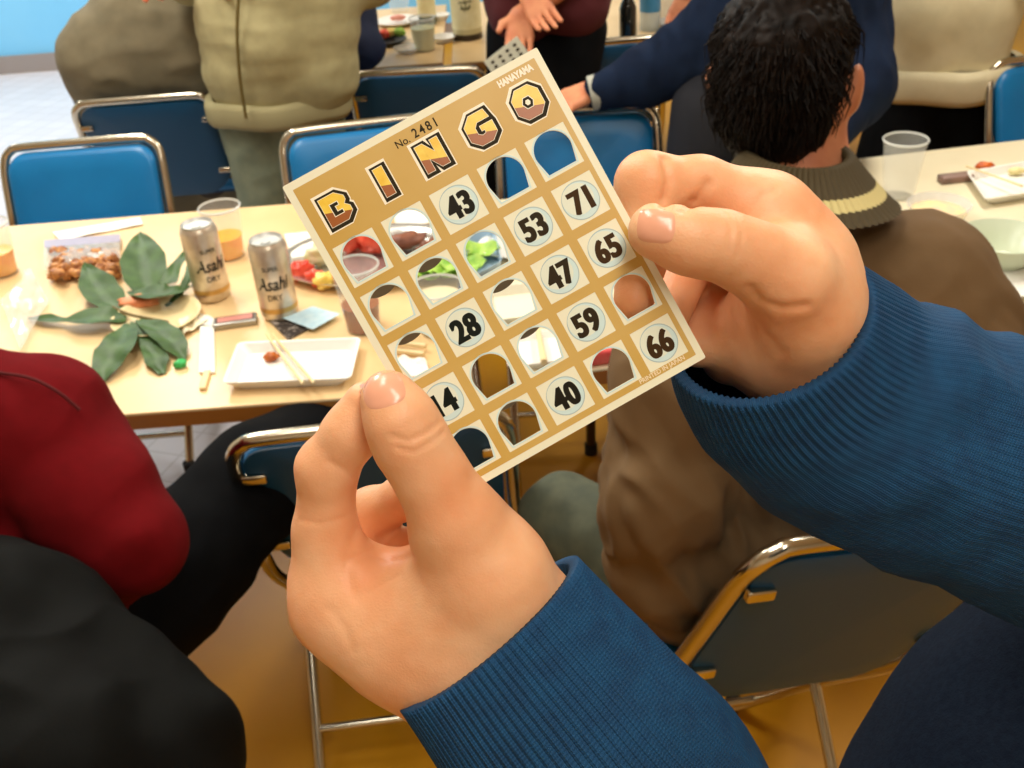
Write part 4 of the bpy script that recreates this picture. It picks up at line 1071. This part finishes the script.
# snack bag
c0 = T(85, 272); bag = empty('snack_bag', c0, 'clear bag of brown snacks with a grey lilac top at left', 'snack bag')
b = MB(); rnd = random.Random(3)
for k in range(110):
    p = T(rnd.uniform(52, 118), rnd.uniform(250, 276), rnd.uniform(.008, .032)); b.ellipsoid(p, (rnd.uniform(.010, .016), rnd.uniform(.008, .013), rnd.uniform(.008, .012)), 8, 5, rnd.uniform(0, 3), .4, k)
tag(b.build('snack', mat('snack_brown', (206, 146, 84), .55, c2=(140, 84, 48), nscale=60, nmix=(.4, .6)), bag, c0), kind='stuff')
b = MB(); pts = [T(40, 262, .004), T(60, 246, .028), T(118, 238, .030), T(122, 252, .03), T(60, 262, .030)]
rows = []
for t in np.linspace(0, 1, 9):
    rows.append([T(44+76*u, 240+30*t-6*u, .006+.030*math.sin(math.pi*min(1, t*.8+.1))*(1-.5*abs(2*u-1)**3)+.003*noise.noise(Vector((u*6, t*6, 1)))) for u in np.linspace(0, 1, 16)])
rows2 = [[p-np.array([0, 0, .0006]) for p in r] for r in rows[:3]]
b.loft([a+list(reversed(c)) for a, c in zip(rows[:3], rows2)], True, True); b.build('bag_top', mat('lilac_film', (176, 170, 188), .35), bag, c0)
b = MB(); rows3 = [[p-np.array([0, 0, .0006]) for p in r] for r in rows[2:]]; b.loft([a+list(reversed(c)) for a, c in zip(rows[3:], rows3)], True, True); b.build('clear_film', mat('clear_film', (235, 238, 235), .12, alpha=.25, spec=.8), bag, c0)
def sheet(px4, name, label, cat, m, h=.002, hs=None, grp=None, th=.001, amp=.002, seed=0):
    """thin crumpled sheet by its four corners in view, lying on the table"""
    hs = hs or [h]*4; c = [P(x, y, TZ+z+amp) for (x, y), z in zip(px4, hs)]; n = 10; rows = []
    for v in np.linspace(0, 1, n):
        rows.append([(c[0]*(1-u)+c[1]*u)*(1-v)+(c[3]*(1-u)+c[2]*u)*v+np.array([0, 0, amp*noise.noise(Vector((u*4, v*4, seed)))]) for u in np.linspace(0, 1, n)])
    b = MB(); b.loft([r+[p-np.array([0, 0, th]) for p in reversed(r)] for r in rows], True, True); o = b.build(name, m, None, ang=.5); return tag(o, label, cat, grp)
sheet([(52, 232), (140, 217), (143, 224), (60, 240)], 'paper_napkin', 'narrow white napkin behind the snack bag', 'napkin', M_paper, seed=1)
sheet([(0, 300), (30, 268), (48, 300), (20, 350)], 'plastic_film', 'crumpled clear wrap in front of the amber cup', 'wrapper', mat('clear_film', (0, 0, 0)), amp=.012, seed=2)
sheet([(200, 326), (214, 326), (215, 372), (199, 372)], 'chopstick_sleeve', 'upright white paper sleeve holding chopsticks', 'chopstick sleeve', M_paper, h=.004, th=.004, amp=.0005)
b = MB(); b.box(tuple(T(205, 380, .004)), (.012, .060, .006), .06, .002); tag(b.build('chopsticks', mat('pale_wood', (238, 214, 160), .5), None), 'joined wooden chopsticks sticking out of the white sleeve', 'chopsticks')
sheet([(178, 320), (196, 312), (208, 320), (184, 334)], 'paper_scrap', 'cream torn wrapper scrap beside the saucer', 'paper', mat('paper_cream', (240, 230, 196), .6), amp=.006, seed=5)
sheet([(196, 312), (216, 318), (212, 326), (200, 324)], 'paper_scrap', 'white scrap of wrapper above the chopstick sleeve', 'paper', M_paper, amp=.004, seed=6)
c0 = T(236, 324); ang_ = .16
pk = empty('metal_case', c0, 'small silver case with a pink strip in front of the left can', 'case')
b = MB(); b.box((c0[0], c0[1], TZ+.006), (.082, .034, .012), ang_, .003); b.build('case_body', mat('case_silver', (170, 168, 160), .3, .8), pk, c0)
b = MB(); b.box((c0[0], c0[1]+.001, TZ+.0122), (.066, .020, .0012), ang_, .0005); b.build('pink_insert', mat('case_pink', (208, 140, 128), .4), pk, c0)
b = MB(); b.box((c0[0], c0[1]+.001, TZ+.0120), (.072, .026, .0008), ang_, .0003); b.build('dark_frame', mat('case_dark', (60, 56, 54), .4), pk, c0)
sheet([(268, 319), (296, 312), (313, 326), (288, 339)], 'printed_card', 'dark printed packet half under a pale blue slip', 'packet', mat('packet_dark', (52, 46, 44), .4, c2=(170, 160, 150), nscale=140, nmix=(.55, .62)), h=.003, th=.004, amp=.001)
sheet([(282, 318), (313, 306), (340, 314), (313, 329)], 'paper_slip', 'pale blue paper slip lying in front of the right can', 'paper', mat('paper_blue', (176, 210, 224), .6, c2=(196, 222, 230), nscale=60), h=.009, amp=.002, seed=3)
# white rectangular paper tray with chopsticks and a morsel
def tray(px4, label, h=.020, grp=None, base=.8, m=M_white):
    c = [P(x, y, TZ+h) for x, y in px4]; cen = sum(c)/4
    def ring(s, z, rr=.012):
        out = []
        q = [cen+(p-cen)*s for p in c]
        for i in range(4):
            a, b_, d = q[i-1], q[i], q[(i+1) % 4]; u = (a-b_)/np.linalg.norm(a-b_); v = (d-b_)/np.linalg.norm(d-b_)
            for t in np.linspace(0, 1, 5): p = b_+u*rr*(1-t)**2+v*rr*t**2; out.append((p[0], p[1], TZ+z))
        return out
    b = MB(); b.loft([ring(base, .0), ring(1.0, h), ring(1.0, h+.002), ring(.96, h+.001), ring(base*1.04, .004), ring(.5, .003)], True, True)
    o = b.build('paper_tray', m, None, ang=.6); return tag(o, label, 'tray', grp or 'small trays on the tables'), cen
tray([(238, 343), (361, 338), (351, 379), (222, 384)], 'white rectangular tray with a morsel and chopsticks at the table edge')
blob(272, 360, (.014, .010, .008), mat('fried_bit', (196, 110, 40), .5, c2=(160, 74, 26), nscale=90), 'fried_morsel', 'small brown fried morsel left on the white tray', 'food', hz=.004, seed=9)
def stick(a, b_, label, grp=None, r=.0030, name='chopstick'):
    m = MB(); m.tube([a, b_], [r*.7, r], 8); tag(m.build(name, mat('pale_wood', (238, 214, 160), .5), None), label, 'chopstick', grp or 'pale wooden chopsticks')
stick(T(266, 334, .022), T(303, 384, .026), 'wooden chopstick lying across the white tray, left of the pair')
stick(T(272, 334, .022), T(314, 383, .026), 'wooden chopstick lying across the white tray, right of the pair')
# silver platter with food
M_foil = mat('foil_grey', (206, 206, 202), .25, .85, bump=.1, bscale=60)
plate_round(376, 262, .200, 'oval silver platter of tomato, egg and lettuce behind the card', M_foil, .020, .150, 'platter', 'platter', base=.85)
M_tom = mat('tomato_red', (222, 62, 44), .3, c2=(240, 110, 84), nscale=40, spec=.5)
M_egg = mat('egg_yellow', (244, 206, 84), .45, c2=(250, 228, 140), nscale=30)
M_let = mat('lettuce_green', (120, 176, 44), .5, c2=(176, 210, 90), nscale=50)
M_meat = mat('roast_brown', (140, 84, 56), .5, c2=(108, 60, 40), nscale=40)
def food(items):
    for (px, py, r, m, nm, lab, cat, hz, rz, grp, sd) in items: blob(px, py, r, m, nm, lab, cat, hz=hz, rz=rz, grp=grp, nz=.5, seed=sd)
TM = 'red tomato wedges on the silver platter'
food([(300, 277, (.028, .018, .018), M_tom, 'tomato_wedge', 'red tomato wedge at the left end of the platter', 'food', .006, .5, TM, 1),
      (316, 284, (.026, .016, .016), M_tom, 'tomato_wedge', 'red tomato wedge beside the yellow egg', 'food', .006, -.6, TM, 2),
      (326, 287, (.022, .015, .016), M_egg, 'egg_slice', 'yellow egg piece at the front left of the platter', 'food', .008, .2, None, 3),
      (338, 284, (.018, .014, .016), mat('egg_orange', (236, 160, 60), .4), 'egg_slice', 'orange yellow piece beside the card edge on the platter', 'food', .008, .2, None, 4),
      (322, 262, (.032, .022, .022), mat('salad_pale', (216, 214, 150), .5, c2=(236, 232, 190), nscale=60), 'potato_salad', 'pale heap of salad on the left of the platter', 'food', .01, 0, None, 5),
      (352, 248, (.036, .026, .028), M_tom, 'tomato_wedge', 'red tomato seen through the first hole of the card, left half', 'food', .01, .8, TM, 6),
      (374, 250, (.040, .026, .028), M_tom, 'tomato_wedge', 'large red tomato seen through the first hole of the card, right half', 'food', .01, -.6, TM, 7),
      (408, 246, (.040, .024, .016), M_meat, 'roast_meat', 'brown roast slices at the back of the platter', 'food', .01, .3, None, 8),
      (432, 262, (.034, .026, .024), M_meat, 'roast_meat', 'brown roast piece left of the lettuce', 'food', .008, 1, None, 9)])
c0 = T(448, 272); let = empty('lettuce', c0, 'bright green lettuce leaf seen through the card hole', 'food')
for k, (dx, dy) in enumerate([(-16, 4), (-4, 0), (8, 2), (16, -4), (30, -18)]):
    b = MB(); cc = T(448+dx, 274+dy, .012); rows = []
    for i in range(7):
        r_ = .006+.007*i; rows.append([(cc[0]+r_*math.cos(a), cc[1]+r_*math.sin(a)*.7, cc[2]+.003*i+.005*math.sin(5*a+k)*i/6) for a in [2*math.pi*j/30 for j in range(30)]])
    rr = [[(x, y, z-.001) for x, y, z in r] for r in reversed(rows)]
    b.loft(rows+rr, True, True); b.build('leaf', M_let, let, c0)
blob(448, 254, (.016, .012, .012), mat('prawn_orange', (230, 116, 52), .4), 'prawn', 'orange prawn on top of the lettuce', 'food', hz=.02, seed=12)
sheet([(284, 234), (318, 230), (324, 252), (292, 258)], 'paper_napkin', 'stack of white folded napkins behind the right can', 'napkin', M_paper, h=.018, th=.014, amp=.001)
tray([(392, 206), (432, 202), (438, 222), (396, 228)], 'small white tray at the back edge seen through the card', .012)
tray([(462, 236), (494, 226), (502, 262), (470, 278)], 'pale blue plastic tray seen through the card hole', .03, base=.85, m=mat('tray_blue', (170, 200, 222), .3))
# on the right table, seen through the holes
plate_round(512, 250, .070, 'white round plate at the left end of the right table', M_white, .015)
tray([(486, 288), (552, 280), (560, 312), (492, 322)], 'white tray with shiny rim seen through the centre hole', .02, m=mat('tray_cream', (232, 228, 206), .3))
tray([(502, 336), (566, 328), (570, 360), (508, 368)], 'white paper tray near the table edge with pale sticks', .015)
stick(T(538, 330, .02), T(544, 362, .02), 'pale wooden stick lying on the near white tray', r=.006)
stick(T(392, 342, .012), T(426, 346, .012), 'thick pale wooden stick beside the white tray, upper', r=.005, name='wooden_stick')
stick(T(394, 350, .008), T(424, 354, .008), 'thick pale wooden stick beside the white tray, lower', r=.005, name='wooden_stick')
sheet([(392, 356), (425, 358), (430, 374), (398, 378)], 'plastic_film', 'crumpled white wrap near the left thumb', 'wrapper', M_paper, amp=.008, seed=9)
c0 = T(594, 366, .0)
b = MB(); b.box((c0[0], c0[1]+.02, TZ+.0155), (.075, .05, .03), .1, .008); pkt = b.build('snack_packet', mat('packet_pink', (240, 70, 84), .4, c2=(250, 120, 110), nscale=40), None); tag(pkt, 'bright pink red packet seen through a card hole beside the brown sleeve', 'packet')

# ------------------------------------------------------------ right table
cup(898, 196, 'empty clear cup standing behind the brown jacket shoulder', rt=.047, rb=.032, h=.13)
def bowl(px, py, r, h, label, m, fillm=None):
    c = T(px, py); o = empty('bowl', c, label, 'bowl', 'bowls on the right table')
    b = MB(); b.lathe([(.0001, 0), (r*.5, 0), (r*.55, .002), (r*.8, h*.45), (r, h), (r-.001, h+.001), (r-.003, h), (r*.78, h*.48), (r*.5, .005), (.0001, .004)], c, 44); b.build('bowl_wall', m, o, c)
    if fillm:
        b = MB(); b.lathe([(.0001, .006), (r*.5, .006), (r*.8, h*.5), (r*.88, h*.66), (.0001, h*.7)], c, 30); b.build('food', fillm, o, c)
bowl(936, 224, .064, .045, 'small clear bowl with peach coloured leftovers behind the brown shoulder', mat('bowl_clear', (226, 226, 222), .15, alpha=.45), mat('peach_food', (232, 196, 160), .5, c2=(240, 220, 150), nscale=50))
bowl(1000, 262, .082, .055, 'pale celadon bowl at the right edge, nearest the brown sleeve', mat('bowl_celadon', (206, 216, 190), .25))
tray([(966, 172), (1060, 156), (1075, 186), (985, 200)], 'white tray with orange leftovers at the right edge of the table')
blob(984, 170, (.022, .012, .010), mat('fried_orange', (222, 112, 30), .5, c2=(180, 76, 30), nscale=60), 'fried_morsel', 'orange fried morsel at the back of the right tray', 'food', hz=.012, seed=15)
stick(T(966, 166, .022), T(1022, 186, .028), 'wooden chopstick on the right tray')
blob(1016, 174, (.02, .01, .008), mat('egg_pale', (236, 222, 160), .5), 'egg_piece', 'pale yellow egg piece on the right tray', 'food', hz=.006, seed=16)
b = MB(); c0 = T(955, 181); b.box((c0[0], c0[1], TZ+.008), (.075, .03, .016), .1, .004); tag(b.build('snack_box', mat('box_mauve', (120, 100, 92), .4, c2=(150, 120, 110), nscale=50), None), 'small dark mauve packet left of the right tray', 'packet')
tray([(990, 268), (1040, 254), (1060, 290), (1008, 300)], 'white tray below the celadon bowl at the right edge', .012)

# ------------------------------------------------------------ far tables
def bottle(px, py, r, h, m, label, lm=None, capm=None, neck=.35, l0=.12, l1=.5):
    c = T(px, py); o = empty('bottle', c, label, 'bottle', 'bottles on the far tables')
    b = MB(); sh = h*(1-neck); b.lathe([(.0001, 0), (r*.95, 0), (r, .006), (r, sh*.86), (r*.8, sh*.97), (r*.38, sh*1.12), (r*.34, h*.96), (.0001, h*.96)], c, 30); b.build('glass', m, o, c)
    if lm:
        b = MB(); b.lathe([(r+.0006, h*l0), (r+.0006, h*l1)], c, 30); b.build('bottle_label', lm, o, c)
    b = MB(); b.lathe([(r*.40, h*.93), (r*.40, h), (.0001, h)], c, 20); b.build('cap', capm or M_rub, o, c)
    return o, c
M_gg = mat('green_glass', (20, 62, 36), .12, spec=.8); M_lab = mat('label_cream', (226, 220, 180), .6, c2=(216, 208, 160), nscale=30)
bottle(428, 24, .034, .28, M_gg, 'dark green glass bottle with white label on the far table', M_lab)
o, c = bottle(468, 38, .052, .40, mat('pale_bottle', (196, 190, 148), .2, spec=.7), 'large sake bottle with cream label and dark base band on the far table', M_lab, l0=.1, l1=.62)
b = MB(); b.lathe([(.0527, .002), (.0529, .022)], c, 30); b.build('base_band', mat('bottle_dark', (50, 36, 20), .3), o, c)
for k, (dz, dx) in enumerate(((.21, .0), (.165, .0), (.12, .0))): # brush strokes of the label writing
    fa = math.atan2(-c[1], -c[0]); b = MB()
    for (a0, z0, a1, z1) in ((-.45, .012, .45, .015), (0, .02, 0, -.014), (-.35, -.008, .35, -.005), (-.3, .004, -.1, -.016), (.3, .004, .12, -.014)):
        pts = [(c[0]+.0535*math.cos(fa+a0+(a1-a0)*t), c[1]+.0535*math.sin(fa+a0+(a1-a0)*t), c[2]+dz+z0+(z1-z0)*t) for t in np.linspace(0, 1, 5)]; b.tube(pts, .0018, 5)
    b.build('brush_writing', mat('ink_green', (60, 74, 36), .6), o, c)
bottle(628, 48, .028, .23, mat('dark_glass', (28, 28, 24), .15, spec=.8), 'slim dark bottle on the far table above the right chair', None)
o, c = bottle(650, 30, .036, .22, mat('pet_plastic', (196, 212, 214), .1, alpha=.55), 'clear plastic bottle with blue label on the far table', mat('label_blue', (60, 128, 170), .4), mat('cap_white', (235, 235, 235), .4), neck=.25, l0=.3, l1=.75)
cup(425, 50, 'clear cup with greenish rim on the far table in front of green bottle', rt=.046, rb=.034, h=.11, fill=.7, fm=mat('pale_drink', (214, 212, 160), .2), group='clear plastic cups')
cup(400, 12, 'empty clear cup near the top edge on the far table', rt=.048, rb=.034, h=.07, group='clear plastic cups')
plate_round(398, 24, .085, 'white plate with scraps left of the green bottle')
plate_round(441, 20, .035, 'small white dish right of the green bottle', h=.02)
plate_round(444, 42, .045, 'small white dish in front of the sake bottle', h=.02)
plate_round(390, 44, .062, 'dark rimmed dish of colourful food near the navy person', mat('dish_dark', (60, 64, 66), .4))
plate_round(408, 52, .05, 'clear lid lying at the front of the far table', mat('bowl_clear', (0, 0, 0)))
plate_round(672, 26, .06, 'white plate beside the plastic bottle on the far table')
for k, (px, py, m, nm) in enumerate([(384, 38, M_tom, 'tomato'), (392, 36, M_egg, 'egg_slice'), (400, 36, M_let, 'lettuce')]):
    blob(px, py, (.022, .016, .016), m, nm, ['red', 'yellow', 'green'][k]+' food on the dark rimmed dish of the far table', 'food', hz=.012, seed=20+k)
blob(398, 20, (.03, .015, .01), mat('ham_pink', (226, 150, 130), .5), 'ham_slice', 'pink ham scrap on the far white plate', 'food', hz=.012, seed=30)
